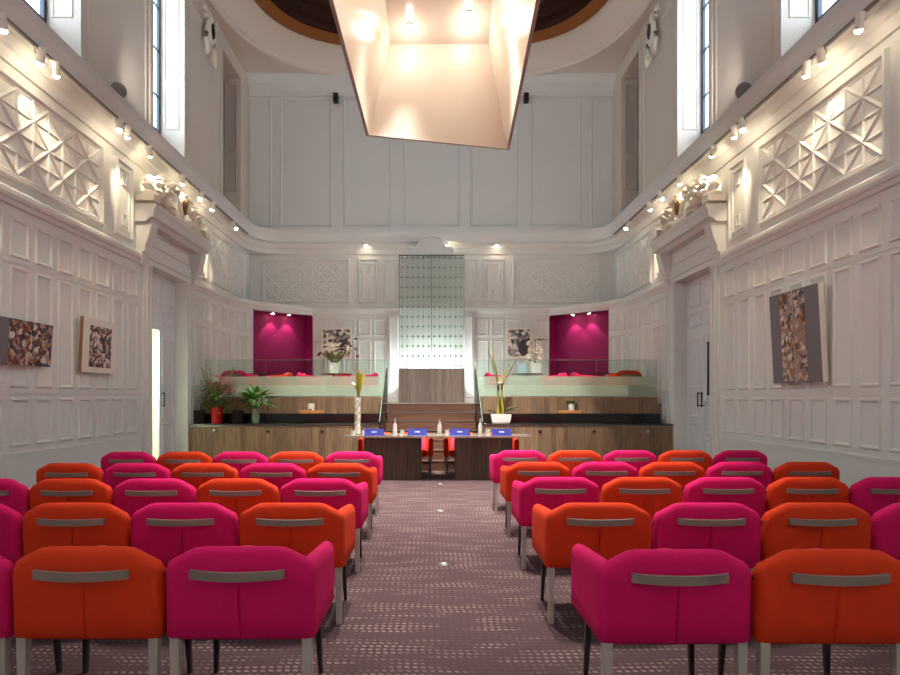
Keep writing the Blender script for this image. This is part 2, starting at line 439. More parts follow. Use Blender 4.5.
tn = 1
for s, side in ((-1, 'left'), (1, 'right')):
    T = lambda u, v, w, s=s: (s*(W-w), u, v)
    X0, X1 = s*W, s*(W+TH)
    xa, xb = min(X0, X1), max(X0, X1)
    lo = MB()
    lo.box(xa, xb, Y0, DOOR[0], 0, 6.1); lo.box(xa, xb, DOOR[0], DOOR[1], DOOR[2], 6.1); lo.box(xa, xb, DOOR[1], YB+.5, 0, 6.1)
    us = [(10.23-.34-.46*k, 10.23-.46*k) for k in range(0, 24)]
    panels(lo, us, T)
    panels(lo, [(12.72, 12.98), (13.1, 13.52), (13.64, 14.06)], T)
    struct(lo.build('wall_'+side, M['paint']))
    up = MB()
    ys = [Y0] + [y for w in WINS for y in w] + [YB+.5]
    for a, b_ in zip(ys[::2], ys[1::2]): up.box(xa, xb, a, b_, 6.1, ZC)
    for a, b_ in WINS:
        up.box(xa, xb, a, b_, WH, ZC)
        # sloping sill up to the glass
        p = [T(a, 6.1, 0), T(b_, 6.1, 0), T(b_, 6.1, -.5), T(a, 6.1, -.5), T(a, 6.32, 0), T(b_, 6.32, 0), T(b_, 6.93, -.5), T(a, 6.93, -.5)]
        up.hexa(p)
        # panelled reveals
        for k, y in ((1, a), (-1, b_)):
            TT = lambda u, v, w, k=k, y=y, s=s: (s*(W+u), y+k*w, v)
            up.ring(.08, .4, 7.0, 7.9, TT, .015, .04); up.ring(.08, .4, 8.0, 9.9, TT, .015, .04)
        # architrave round the opening
        up.box(min(s*W, s*(W-.03)), max(s*W, s*(W-.03)), a-.12, a, 6.1, WH+.12)
        up.box(min(s*W, s*(W-.03)), max(s*W, s*(W-.03)), b_, b_+.12, 6.1, WH+.12)
        up.box(min(s*W, s*(W-.03)), max(s*W, s*(W-.03)), a, b_, WH, WH+.12)
    for (a0, a1), (b0, b1) in zip(WINS, WINS[1:]):
        up.ring(a1+.22, b0-.22, 6.35, 9.95, T, .02, .06)
    struct(up.build('wall_%s_upper' % side, M['upper_paint']))
    # long mouldings and the frieze
    m = MB(); m.sweep(RAIL, Y0, 10.42, T); m.sweep(RAIL, 12.6, YB, T)
    for v in (.70, 1.475, 3.105): 
        m.sweep([(0, v-.02), (.012, v-.02), (.012, v+.02), (0, v+.02)], Y0, 10.3, T)
    struct(m.build('trim_%d' % tn, M['paint'])); tn += 1
    m = MB()
    lattice(m, 6.55, 9.15, 4.1, 5.38, T, 8, 4)
    lattice(m, 2.5, 5.3, 4.1, 5.38, T, 8, 4)
    narrow(m, 9.5, 10.05, 4.1, 5.38, T); narrow(m, 5.7, 6.2, 4.1, 5.38, T)
    narrow(m, 12.85, 13.35, 4.1, 5.38, T); lattice(m, 13.6, 16.1, 4.1, 5.38, T, 8, 4)
    struct(m.build('trim_%d' % tn, M['paint'])); tn += 1
    m = MB(); m.sweep(BASE, Y0, 10.4, T); m.sweep(BASE, 12.6, 14.3, T)
    struct(m.build('baseboard_'+side, M['paint']))
    # door surround: architrave, brackets, hood
    m = MB()
    for a, b_ in ((DOOR[0]-.3, DOOR[0]), (DOOR[1], DOOR[1]+.3)):
        m.sweep([(0, 0), (0, 0)] and [(0, 0), (.05, 0), (.05, DOOR[2]+.3), (0, DOOR[2]+.3)], a, b_, T)
        m.ring(a+.06, b_-.06, .3, DOOR[2], T=lambda u, v, w: T(u, v, w+.05), d=.02, w=.04)
    m.sweep([(0, DOOR[2]), (.05, DOOR[2]), (.05, DOOR[2]+.3), (0, DOOR[2]+.3)], DOOR[0], DOOR[1], T)
    m.sweep([(.05, DOOR[2]+.1), (.08, DOOR[2]+.1), (.08, DOOR[2]+.16), (.05, DOOR[2]+.16)], DOOR[0]-.2, DOOR[1]+.2, T)
    m.sweep([(0, 4.14), (.03, 4.14), (.03, 4.5), (0, 4.5)], DOOR[0]-.3, DOOR[1]+.3, T)
    m.ring(DOOR[0]-.1, DOOR[1]+.1, 4.2, 4.46, T=lambda u, v, w: T(u, v, w+.03), d=.02, w=.04)
    m.sweep([(0, 4.5), (.2, 4.5), (.26, 4.56), (.33, 4.58), (.34, 4.7), (.38, 4.76), (.38, 4.8), (0, 4.82)], 10.14, 12.72, T)
    for yb in (10.2, 12.42):
        prof = [(0, 3.75), (.05, 3.76), (.1, 3.86), (.11, 4.0), (.16, 4.1), (.22, 4.25), (.26, 4.4), (.28, 4.5), (0, 4.5)]
        m.sweep(prof, yb, yb+.24, T)
        m.sweep([(.1, 4.0), (.15, 3.98), (.17, 4.05), (.12, 4.1)], yb-.02, yb+.26, T)
    struct(m.build('trim_%d' % tn, M['paint'])); tn += 1

    # window frames with panes
    wn = 0
    for k, (a, b_) in enumerate(WINS):
        n = k*2 + (1 if s < 0 else 2)
        e = bpy.data.objects.new('window_%d' % n, None); C.objects.link(e); struct(e)
        f = MB(); q = .5
        TT = lambda u, v, w, s=s: (s*(W+.47+w), u, v)
        f.box(a, a+.03, 6.85, WH, .01, .04, TT); f.box(b_-.07, b_, 6.85, WH, 0, .06, TT)
        f.box(a, b_, 6.85, 6.95, 0, .06, TT); f.box(a, b_, WH-.07, WH, 0, .06, TT)
        for z in (7.65, 8.6, 9.5): f.box(a, b_, z-.022, z+.022, .01, .03, TT)
        f.build('window_frame', M['dkframe'], e)
        g = MB(); g.box(a+.05, b_-.05, 6.9, WH-.05, .02, .03, TT)
        g.build('window_pane', M['glass'] if k < 4 else M['blackout'], e)

    # door leaf(s)
    e = bpy.data.objects.new('door_%d' % (1 if s < 0 else 2), None); C.objects.link(e); struct(e)
    TD = lambda u, v, w, s=s: (s*(W+.225-w), u, v)
    mid = (DOOR[0]+DOOR[1])/2 + .08
    f = MB()    # fixed panelled overdoor
    f.box(DOOR[0], DOOR[1], 2.75, DOOR[2], -.06, 0, TD)
    for a, b_ in ((DOOR[0]+.06, mid-.05), (mid+.05, DOOR[1]-.06)):
        f.ring(a, b_, 2.85, 3.15, TD, .02, .05); f.ring(a, b_, 3.25, 3.75, TD, .02, .05)
    f.build('overdoor_panel', M['door'], e)
    def leaf_(a, b_, vision):
        l = MB()
        l.box(a, b_, .01, 2.75, -.055, 0, TD)
        if vision:
            l.ring(a+.06, b_-.06, 1.3, 2.65, TD, .03, .08); l.ring(a+.08, b_-.08, .2, .62, TD, .02, .05); l.ring(a+.08, b_-.08, .7, 1.2, TD, .02, .05)
        else:
            l.ring(a+.1, b_-.1, .2, .9, TD, .02, .05); l.ring(a+.1, b_-.1, 1.0, 1.5, TD, .02, .05); l.ring(a+.1, b_-.1, 1.6, 2.6, TD, .02, .05)
        o = l.build('door_leaf', M['door'], e)
        if vision:
            v = MB(); v.box(a+.2, b_-.2, 1.45, 2.5, .0, .006, TD); v.build('vision_pane', M['bluepane'], o)
        h = MB(); h.tube([TD(b_-.08 if vision else a+.08, 1.22, .06), TD(b_-.08 if vision else a+.08, 1.52, .06)], .014)
        for z in (1.25, 1.49): h.tube([TD(b_-.08 if vision else a+.08, z, 0), TD(b_-.08 if vision else a+.08, z, .06)], .01)
        h.build('door_handle', M['darkmetal'], o, True)
    leaf_(mid, DOOR[1], False)
    if s > 0: leaf_(DOOR[0], mid-.004, True)
    if s < 0:
        # lit passage behind the open leaf
        c = MB()
        c.box(-6.9, -6.85, 9.6, 12.9, 0, 2.9); c.box(-6.9, -5.74, 12.85, 12.9, 0, 2.9)
        c.box(-6.9, -5.74, 9.6, 9.65, 0, 2.9); c.box(-6.9, -5.72, 9.6, 12.9, 2.85, 2.9)
        struct(c.build('wall_passage', M['corridor']))
        area((-6.25, 11.0, 2.8), (-6.25, 11.0, 0), 130, .8, 2.4, (.95, 1, .78))
        l = MB()   # swung-open leaf lies against the passage side
        l.box(-6.5, -5.75, 10.62, 10.67, .01, 2.74)
        l.build('door_leaf', M['door'], e)

# back wall -------------------------------------------------------------
TB = lambda u, v, w: (u, YB-w, v)
b = MB()
b.box(-W-TH, W+TH, YB, YB+.5, 3.98, ZC); b.box(-3.4, 3.4, YB, YB+.5, 0, 3.98)
px = lambda x: (x-431)/580*YB
for a, c in ((247, 272), (280, 332), (343, 391), (403, 460), (470, 518), (530, 581), (590, 615)):
    b.ring(px(a), px(c), 6.3, 9.97, TB, .03, .07)
for a, c in ((359, 379), (383, 399), (464, 480), (484, 503)): 
    pass
rows = ((1.54, 3.05), (3.16, 3.65))
for k in (-1, 1):
    for a in (1.28, 1.72, 2.16, 2.6, 3.0):
        lo_, hi_ = sorted((k*a, k*(a+.36)))
        panels(b, [(lo_, hi_)], TB, rows)
struct(b.build('wall_back', M['paint']))
b = MB()
RC = 1.05
path = [(-W, Y0, 1, 0)]
for i in range(13):
    t = PI - (PI/2)*i/12; path.append((-W+RC+RC*math.cos(t), YB-RC+RC*math.sin(t), -math.cos(t), -math.sin(t)))
for i in range(13):
    t = PI/2 - (PI/2)*i/12; path.append((W-RC+RC*math.cos(t), YB-RC+RC*math.sin(t), -math.cos(t), -math.sin(t)))
path.append((W, Y0, -1, 0))
b.loft([[(x+nx*w, y+ny*w, z) for w, z in CORN] for x, y, nx, ny in path])
for k in (-1, 1):       # fill behind the curve
    pts = [(x, y) for x, y, nx, ny in path[1:-1] if x*k > 0] + [(k*W, YB)]
    if k > 0: pts = pts
    else: pts = pts
    b.loft([[(x, y, z) for x, y in pts] for z in (5.5, 6.1)])
struct(b.build('trim_%d' % tn, M['paint'], smooth=True, angle=.5)); tn += 1
b = MB()
for k in (-1, 1):
    lo_, hi_ = sorted((k*2.32, k*4.85)); lattice(b, lo_, hi_, 4.1, 5.38, TB, 12, 6)
    lo_, hi_ = sorted((k*1.5, k*2.08)); narrow(b, lo_, hi_, 4.1, 5.38, TB)
    lo_, hi_ = sorted((k*.95, k*1.36)); b.ring(lo_, hi_, 4.1, 5.38, TB, .05, .07)
b.sweep([(0, 10.0), (.05, 10.02), (.08, 10.12), (.2, 10.3), (.42, 10.42), (.42, ZC), (0, ZC)], -W, W, TB)
for u0, u1 in ((-3.4, 3.4),): b.sweep(RAIL, u0, u1, TB)
b.sweep([(0, 3.72), (.03, 3.72), (.03, 3.78), (0, 3.78)], -3.4, 3.4, TB)
# little arched pediment over the screen
pr = [(-.62, 5.45), (.62, 5.45), (.62, 5.58), (.42, 5.58), (.36, 5.66), (.3, 5.78), (.2, 5.86), (0, 5.89), (-.2, 5.86), (-.3, 5.78), (-.36, 5.66), (-.42, 5.58), (-.62, 5.58)]
b.loft([[TB(u, v, w) for u, v in pr] for w in (.05, .5)])
pr2 = [(u*.7, 5.5+(v-5.5)*.75) for u, v in pr]
b.loft([[TB(u, v, w) for u, v in pr2] for w in (.5, .53)])
b.tube([TB(u, v, .51) for u, v in pr[2:]+pr[:1]], .025, 6)
struct(b.build('trim_%d' % tn, M['paint'])); tn += 1

b = MB(); b.box(-W-TH, W+TH, Y0-.3, Y0, 0, ZC)
struct(b.build('wall_front', M['paint']))
# curved lower corners with a magenta alcove each side
def facet(p, q, s):
    p = Vector((s*p[0], p[1])); q = Vector((s*q[0], q[1])); d = (q-p); L = d.length; d.normalize()
    n = Vector((d.y, -d.x))
    if n.dot(Vector((0, 8))-p) < 0: n = -n
    return L, (lambda u, v, w: (p.x+d.x*u+n.x*w, p.y+d.y*u+n.y*w, v))
NT = 3.755
for s, side in ((-1, 'left'), (1, 'right')):
    m = MB()
    for i in (0, 1):
        L, T = facet(CORNER[i], CORNER[i+1], s)
        m.box(0, L, 0, 3.98, -.06, 0, T)
        panels(m, [(.06, L/2-.03), (L/2+.03, L-.06)], T, rows)
        m.sweep(RAIL, 0, L, T)
    L, T = facet(CORNER[2], CORNER[3], s)
    m.box(0, L, NT, 3.98, -.06, 0, T); m.sweep(RAIL, -.02, L+.02, T)
    m.box(0, L, 0, PLAT+.05, -.06, 0, T)
    # ledge that closes the corner above the rail
    top = [(s*x, y, 3.96) for x, y in CORNER] + [(s*W, YB, 3.96)]
    m.loft([top, [(x, y, 4.0) for x, y, z in top]])
    struct(m.build('wall_corner_'+side, M['paint']))
    a = MB()
    a.box(-.02, L+.02, PLAT, NT+.03, -.42, -.38, T)
    a.box(-.03, 0, PLAT, NT+.03, -.4, 0.01, T); a.box(L, L+.03, PLAT, NT+.03, -.4, 0.01, T)
    a.box(-.02, L+.02, NT, NT+.03, -.4, -.061, T); a.box(-.02, L+.02, PLAT+.05, PLAT+.06, -.4, 0, T)
    struct(a.build('wall_alcove_'+side, M['magenta']))
    for k, u in enumerate((.5*L-.24, .5*L+.24)):
        nm = thing('alcove_downlight', 'small warm downlight in the %s magenta alcove, %s of its pair' % (side, ('outer', 'inner')[k]), 'downlight', T(u, NT-.001, -.2), 0, 'downlights in the magenta alcoves')
        q = MB(); q.lathe([(.045, 0), (.05, -.012), (.045, -.02), (.03, -.02)], n=14); q.build('bezel', M['metal'], nm, True)
        q = MB(); q.lathe([(.032, -.016), (.032, -.024), (.01, -.026)], n=12); q.build('lens', M['lens'], nm)
        spot(T(u, NT-.06, -.2), T(u, 1.2, -.36), 20, 80, (1, .78, .7))

# ceiling -----------------------------------------------------------------
def sup(a, b_, t, n=3.0):
    c, s_ = math.cos(t), math.sin(t)
    r = (abs(c)**n + abs(s_)**n)**(-1/n)
    return a*c*r, b_*s_*r
NA = 128; UC = 12.24
c = MB()
outer, inner = [], []
for i in range(NA):
    t = 2*PI*i/NA
    x, y = sup(5.08, 4.31, t); inner.append((x, UC+y, ZC))
    dx, dy = math.cos(t), math.sin(t)
    k = min([9e9 if abs(dx) < 1e-6 else (6.0/abs(dx)), 9e9 if abs(dy) < 1e-6 else (((YB+.6-UC) if dy > 0 else (UC-Y0+.02))/abs(dy))])
    outer.append((dx*k, UC+dy*k, ZC))
c.loft([outer, inner], cap=False)
cor = [(-6, Y0-.02), (6, Y0-.02), (6, YB+.6), (-6, YB+.6)]
for x, y in cor:
    near = sorted(range(NA), key=lambda i: (outer[i][0]-x)**2+(outer[i][1]-y)**2)[:2]
    try: c.quad([outer[near[0]], (x, y, ZC), outer[near[1]]])
    except Exception: pass
def supring(a, b_, z): return [(lambda p: (p[0], UC+p[1], z))(sup(a, b_, 2*PI*i/NA)) for i in range(NA)]
# rim moulding and saucer
c.loft([supring(5.08, 4.31, ZC), supring(5.08, 4.31, ZC-.03), supring(5.05, 4.28, ZC-.06), supring(4.98, 4.21, ZC-.06), supring(4.94, 4.17, ZC-.02),
        supring(4.94, 4.17, ZC+.06), supring(4.8, 4.0, ZC+.16), supring(4.6, 3.75, ZC+.26), supring(4.26, 3.33, ZC+.33)], cap=False)
struct(c.build('ceiling', M['ceil'], smooth=True, angle=.5))
d = MB()
d.loft([supring(4.28, 3.35, ZC+.34), supring(4.26, 3.33, ZC+.26), supring(4.2, 3.27, ZC+.24), supring(4.12, 3.2, ZC+.28), supring(4.06, 3.14, ZC+.36), supring(4.0, 3.08, ZC+.38)], cap=False)
struct(d.build('trim_%d' % tn, M['brown1'], smooth=True)); tn += 1
d = MB()
d.loft([supring(4.0, 3.08, ZC+.38), supring(3.95, 3.03, ZC+.5), supring(3.75, 2.85, ZC+.52), supring(3.7, 2.8, ZC+.68), supring(3.5, 2.6, ZC+.7), supring(3.4, 2.5, ZC+.9), supring(3.0, 2.1, ZC+1.1), supring(1.5, 1.0, ZC+1.4), supring(.1, .1, ZC+1.45)], cap=False)
struct(d.build('ceiling_dome', M['brown2'], smooth=True))

# platform, fascia ------------------------------------------------------------
YC, YF = 12.3, 12.95
SX = 1.0
p = MB()
p.box(-W, W, YF+.02, YB, 0, PLAT)
struct(p.build('floor_platform', M['wood_grey']))
for s, side in ((-1, 'left'), (1, 'right')):
    a, b_ = sorted((s*SX, s*5.06))
    f = MB(); f.rbox(a, b_, YF, YF+.1, 1.05, EYE, .004)
    struct(f.build('trim_%d' % tn, M['wood'])); tn += 1
    # glass balustrade
    e = thing('glass_balustrade', 'glass balustrade with frosted lower band along the platform, %s of the stairs' % side, 'balustrade', (0, YF+.05, EYE), 0, 'glass balustrades')
    n = 3; w = (b_-a)/n
    for k in range(n):
        g = MB(); g.box(a+k*w+.002, a+(k+1)*w-.002, -.006, .006, .0, .83)
        go = g.build('glass_panel', M['balglass'], e)
        q = MB(); q.box(a+k*w+.002, a+(k+1)*w-.002, .0065, .009, .0, .27); q.build('frosted_band', M['frost'], go)
        q = MB(); q.box(a+k*w+.002, a+(k+1)*w-.002, .0065, .009, .272, .46); q.build('faded_band', M['frost_light'], go)
        q = MB(); q.box(a+k*w+.002, a+(k+1)*w-.002, -.0062, .0062, .826, .834); q.build('polished_edge', M['glassedge'], go)
    q = MB(); q.box(a, b_, -.02, .02, -.0, .025); q.build('clamp_rail', M['metal'], e)
    # stair glass
    e = thing('stair_glass', 'sloping glass side panel flanking the steps on the %s' % side, 'glass panel', (s*(SX-.02), 0, 0), 0, 'glass panels flanking the steps')
    x0, x1 = -.008, .008
    P = [(11.0, .0), (YF+.05, .9), (YF+.05, 2.25), (YF-.1, 2.2), (11.0, .95)]
    g = MB(); g.loft([[(x, y, z) for y, z in P] for x in (x0, x1)]); g.build('glass_panel', M['stairglass'], e)
    g = MB(); g.loft([[(x, y, z) for y, z in ((11.0, .93), (11.0, .955), (YF-.1, 2.205), (YF-.1, 2.18))] for x in (x0+.002, x1-.002)]); g.build('polished_edge', M['glassedge'], e)

# stairs
e = thing('staircase', 'flight of dark wooden steps with pale nosings rising to the platform', 'stairs', (0, 0, 0))
for k in range(6):
    z = PLAT - .181*(k+1); y1 = YF+.02 - .3*k
    q = MB(); q.box(-SX+.04, SX-.04, y1-.3, y1, 0 if k == 5 else max(0, z-.181), z)
    o = q.build('step', M['wood_step'], e)
    q = MB(); q.box(-SX+.04, SX-.04, y1-.312, y1-.28, z-.008, z+.004); q.build('nosing', M['metal'], o)
q = MB(); q.box(-SX+.04, SX-.04, YF-.0, YF+.02, PLAT-.18, PLAT); o = q.build('top_riser', M['wood_step'], e)
q = MB(); q.box(-SX+.04, SX-.04, YF-.012, YF+.03, PLAT-.008, PLAT+.004); q.build('nosing', M['metal'], o)

# counters
for s, side in ((-1, 'left'), (1, 'right')):
    a, b_ = sorted((s*1.04, s*5.15))
    e = thing('low_cabinet', 'long walnut low cabinet with dark top, %s of the steps' % side, 'cabinet', (0, YC, 0), 0, 'walnut cabinets below the platform')
    q = MB(); q.box(a, b_, .03, .64, .06, .80); q.box(a+.03, b_-.03, .07, .64, 0, .06); q.build('body', M['wood_dark'], e)
    q = MB(); q.rbox(a-.01, b_+.01, -.02, .64, .81, .85, .006); q.build('worktop', M['counter'], e)
    a2, b2 = sorted((s*1.04, s*5.03)); q = MB(); q.rbox(a2, b2, YC+.42, YC+.64, .851, 1.055, .006); tag(q.build('black_shelf', M['black'], None), 'glossy black raised shelf along the back of the cabinet %s of the steps' % side, 'shelf', 'black shelves')
    q = MB(); q.box(a, b_, .0, .03, .795, .812); q.build('metal_strip', M['metal'], e)
    eds = [5.15, 4.03, 2.88, 1.74, 1.04]
    for k in range(4):
        d0, d1 = sorted((s*eds[k], s*eds[k+1]))
        q = MB(); q.rbox(d0+.004, d1-.004, .005, .03, .07, .79, .003); o = q.build('cabinet_door', M['wood'], e)
        kx = (d0+d1)/2
        q = MB(); q.lathe([(.0, 0), (.035, 0), (.035, .02), (.02, .028)], n=14)
        kb = q.build('knob', M['darkmetal'] if k else M['metal'], o, True)
        kb.rotation_euler = (PI/2, 0, 0); kb.location = (kx, .004, .69)

# tall glass screen with timber base
YS = 15.9
e = thing('glass_screen', 'tall gridded glass screen glowing white on a ribbed timber base', 'screen', (.014, YS, PLAT))
q = MB()
for x in (-.89, -.004, .882): q.box(x, x+.012, -.02, .03, .92, 4.04)
for z in (.92, 4.03): q.box(-.89, .894, -.02, .03, z, z+.014)
q.build('frame', M['darkmetal'], e)
q = MB(); q.box(-.88, .88, .03, .036, .93, 4.03); q.build('glass_sheet', M['screenglass'], e)
q = MB()
for k in range(2):
    for i in range(6):
        x = -.88+k*.885+.07+i*.147
        q.box(x-.003, x+.003, .0, .012, .93, 4.03)
q.build('rod_grid', M['screenrod'], e)
q = MB()
for j in range(12):
    z = 1.0+j*.27
    q.box(-.88, .88, .0, .012, z-.002, z+.002)
    for k in range(2):
        for i in range(6):
            x = -.88+k*.885+.07+i*.147
            q.lathe([(.008, z-.03), (.019, z-.01), (.019, z+.01), (.008, z+.04)], (x, .01, 0), 6)
q.build('rung_grid', M['screenrod'], e)
q = MB(); q.box(-.87, .87, .20, .206, .94, 4.03); q.build('diffusing_sheet', M['screenfrost'], e)
area((.014, YS+.12, PLAT+.7), (.014, YS+.15, PLAT+2.4), 30, 1.6, .1, (.9, 1, .96))
q = MB()
for i in range(26):
    x = -.9+i*.0695; q.box(x+.003, x+.0665, -.03, .0, 0, .92)
q.box(-.9, .9, .0, .05, 0, .92)
q.build('base_panel', M['wood_grey'], e)
for k in (-1, 1):
    q = MB(); q.box(min(k*.93, k*1.2), max(k*.93, k*1.2), YB-.12, YB, PLAT, 3.78); q.ring(min(k*.96, k*1.17), max(k*.96, k*1.17), 1.4, 3.7, lambda u, v, w: (u, YB-.12-w, v), .015, .03)
    struct(q.build('trim_%d' % tn, M['paint'])); tn += 1
for k in (-1, 1): area((k*.97, YB-.4, PLAT+.4), (k*2.2, YB-.1, 3.2), 2.5, .1, .8, (.86, 1, .93))

# ------------------------------------------------------------------ chairs
def smooth(t): t = max(0, min(1, t)); return t*t*(3-2*t)
def make_shell(mb, aL, aR):
    path = []
    hw, r, yb, yf = .331, .035, -.25, .25
    for i in range(9): path.append((-hw, yf-(yf-(yb+r))*i/8, (-1, 0)))
    for i in range(1, 7):
        t = PI + (PI/2)*i/7; path.append((-hw+r+r*math.cos(t), yb+r+r*math.sin(t), (math.cos(t), math.sin(t))))
    xs = [-.296, -.281, -.265, -.245, -.225, -.2, -.16, -.12, -.08, -.04, -.015, -.004, 0, .004, .015, .04, .08, .12, .16, .2, .225, .245, .265, .281, .296]
    for x in xs: path.append((x, yb, (0, -1)))
    L = len(path)
    path += [(-x, y, (-n[0], n[1])) for x, y, n in reversed(path[:15])]
    rings = []
    for x, y, n in path:
        if n == (0, -1) or y < yb+r+1e-4:
            zt = .762 - .058*smooth((abs(x)-.17)/.155)
            if y > yb+.03: zt = min(zt, .706)
        else:
            t_ = (y-(yb+r))/(yf-yb-r); zt = .704 - (.04 if (aL if x < 0 else aR) else .17)*t_**(1.2 if (aL if x < 0 else aR) else .45)
        lean = 0
        sec = []
        prof = [(.016, .35), (0, .366), (0, .45), (0, .55), (0, .62), (0, zt-.055), (.004, zt-.03), (.016, zt-.01), (.035, zt), (.056, zt-.004), (.074, zt-.02), (.082, zt-.05), (.084, .5), (.084, .37), (.07, .35)]
        for d_, z in prof:
            bul = -.012*math.sin(PI*min(1, max(0, (z-.36)/.4)))*(1-min(1, abs(x)/.3)**2) if n == (0, -1) and d_ < .03 else 0
            if n == (0, -1) and d_ < .01 and z < .6 and abs(x) < .005: bul += .016*(1-abs(x)/.006)
            dd = d_+bul
            tilt = (z-.36)*.06*(1 if n[1] < 0 else 0)*(-n[1])
            sec.append((x-n[0]*dd, y-n[1]*dd - tilt + .015, z))
        rings.append(sec)
    mb.loft(rings, closed=True, cap=True)
def leg_mb(x, y, z1, w0, w1, dx=0, dy=0):
    q = MB(); q.hexa([(x+dx-w1, y+dy-w1, 0), (x+dx+w1, y+dy-w1, 0), (x+dx+w1, y+dy+w1, 0), (x+dx-w1, y+dy+w1, 0),
                      (x-w0, y-w0, z1), (x+w0, y-w0, z1), (x+w0, y+w0, z1), (x-w0, y+w0, z1)])
    return q
def make_chair(name, main, pad, aL=True, aR=True):
    t = thing(name, 'x', 'chair')
    q = MB(); make_shell(q, aL, aR); q.build('back_and_arms', M[main], t, True, 1.0)
    q = MB(); q.rbox(-.226, .226, -.16, .262, .345, .455, .03, 3); q.build('seat', M[main], t, True)
    # arched pad inside the back
    q = MB(); rg = []
    for yy, k in ((-.155, .985), (-.135, 1.0), (-.11, .99), (-.095, .93)):
        r_ = [(-.2*k, yy, .46), (.2*k, yy, .46)]
        for i in range(13):
            x = .2-.4*i/12
            r_.append((x*k, yy, (.60+.142*math.cos(x/.2*PI/2)**.7 if abs(x) < .1999 else .60)*k + (1-k)*.3))
        rg.append(r_)
    q.loft(rg); q.build('back_pad', M[pad], t, True, .9)
    q = MB(); rg = []
    for i in range(15):
        x = -.205+.41*i/14; bow = -.045*math.cos(x/.205*PI/2)**.8 if abs(x) < .2049 else 0
        y = -.268+bow
        rg.append([(x, y-.009, .634), (x, y+.009, .634), (x, y+.009, .672), (x, y-.009, .672)])
    q.loft(rg); q.build('handle', M['handle'], t, True, .5)
    for x in (-.292, .292): leg_mb(x, -.205, .36, .0205, .0155).build('rear_leg', M['rear_leg'], t)
    for x in (-.255, .255): leg_mb(x, .2, .36, .017, .01, x*.06, .015).build('front_leg', M['front_leg'], t)
    return t
PAD = {'pink': 'coral', 'orange': 'rose'}
proto = {}
def place(kind, x, y, rz, label, group, arms=(1, 1)):
    loc = (x, y, 0) if not isinstance(y, tuple) else (x, *y)
    if (kind, arms) not in proto:
        r = proto[(kind, arms)] = make_chair('tub_chair', kind, PAD[kind], *arms)
        r.location = loc; r.rotation_euler = (0, 0, rz)
        return tag(r, label, 'chair', group)
    return dup(proto[(kind, arms)], loc, rz, label, group)
rowname = ['nearest row', 'second row from the front of the picture', 'middle row', 'row second from the desk', 'row nearest the desk']
rowshort = ['nearest row', 'second nearest row', 'middle row', 'second row from the desk', 'row closest to the desk']
colname = ['by the aisle', 'second from the aisle', 'third from the aisle', 'fourth from the aisle', 'fifth from the aisle']
LEFT = [(-.84, 2.53, 3), (-.868, 3.59, 4), (-.89, 4.66, 5), (-.91, 5.76, 5), (-.95, 6.96, 5)]
RIGHT = [(1.055, 2.48, 2), (1.045, 3.59, 4), (1.06, 4.75, 5), (1.09, 5.87, 5), (1.10, 7.15, 5)]
for k, (x, y, n) in enumerate(LEFT):
    for j in range(n):
        col = ('pink', 'orange')[(k+j) % 2]
        place(col, x-.675*j, y+.25, random.uniform(-.008, .008), '%s tub chair, left block, %s, %s' % (col, rowshort[k], colname[j]), 'tub chairs left of the aisle', (0, 1) if j == 0 else (0, 0))
for k, (x, y, n) in enumerate(RIGHT):
    for j in range(n):
        col = ('pink', 'orange')[(k+j) % 2]
        place(col, x+.684*j, y+.25, random.uniform(-.008, .008), '%s tub chair, right block, %s, %s' % (col, rowshort[k], colname[j]), 'tub chairs right of the aisle', (1, 0) if j == 0 else (0, 0))
# chairs behind the desk, facing the room
for nm, x in (('leftmost', -.98), ('second from left', -.29), ('second from right', .56), ('rightmost', 1.25)):
    place('orange', x, 10.64, PI, 'orange chair behind the long desk facing the room, %s of four' % nm, 'chairs behind the desk')

# ------------------------------------------------------------------ desk
e = thing('long_desk', 'long speakers desk with pale pointed top and two dark timber front panels', 'desk', (.12, 9.85, 0))
q = MB()
outl = []
for i in range(21):
    x = -1.6+3.2*i/20; outl.append((x, .05-.10*math.sqrt(max(0, 1-(x/1.62)**2)) ))
for i in range(21):
    x = 1.6-3.2*i/20; outl.append((x, .42+.26*math.sqrt(max(0, 1-(x/1.62)**2))))
q.loft([[(x, y, z) for x, y in outl] for z in (.728, .76)])
q.build('desktop', M['top'], e)
for a, b_ in ((-1.27, -.285), (.295, 1.27)):
    q = MB(); q.box(a, b_, .03, .06, .0, .728); q.box(a, a+.03, .06, .5, 0, .728); q.box(b_-.03, b_, .06, .5, 0, .728)
    q.build('pedestal', M['wood_dark'], e)
ZT = .76
for i, (x, rz, y) in enumerate(((-.97, 0, 9.95), (-.235, .12, 9.98), (.5, -.25, 9.98), (1.21, 0, 9.95))):
    e = thing('name_card', 'folded blue name card on the desk, %s of four' % ('leftmost', 'second from left', 'second from right', 'rightmost')[i], 'name card', (x, y, ZT), rz, 'blue name cards on the desk')
    q = MB(); q.loft([[(xx, -.05, 0), (xx, -.044, 0), (xx, .0, .105), (xx, .044, 0), (xx, .05, 0), (xx, .0, .115)] for xx in (-.165, .165)]); q.build('card', M['blue'], e)
    q = MB()
    for j, (w0, w1) in enumerate(((-.045, -.01), (0, .04))):
        z = .062
        q.hexa([(w0, -.0315+.003, z-.01), (w1, -.0315+.003, z-.01), (w1, -.0285+.003, z-.01), (w0, -.0285+.003, z-.01), (w0, -.0245+.003, z+.01), (w1, -.0245+.003, z+.01), (w1, -.0215+.003, z+.01), (w0, -.0215+.003, z+.01)])
    q.build('white_lettering', M['white'], e, loc=(0, -.004, 0))
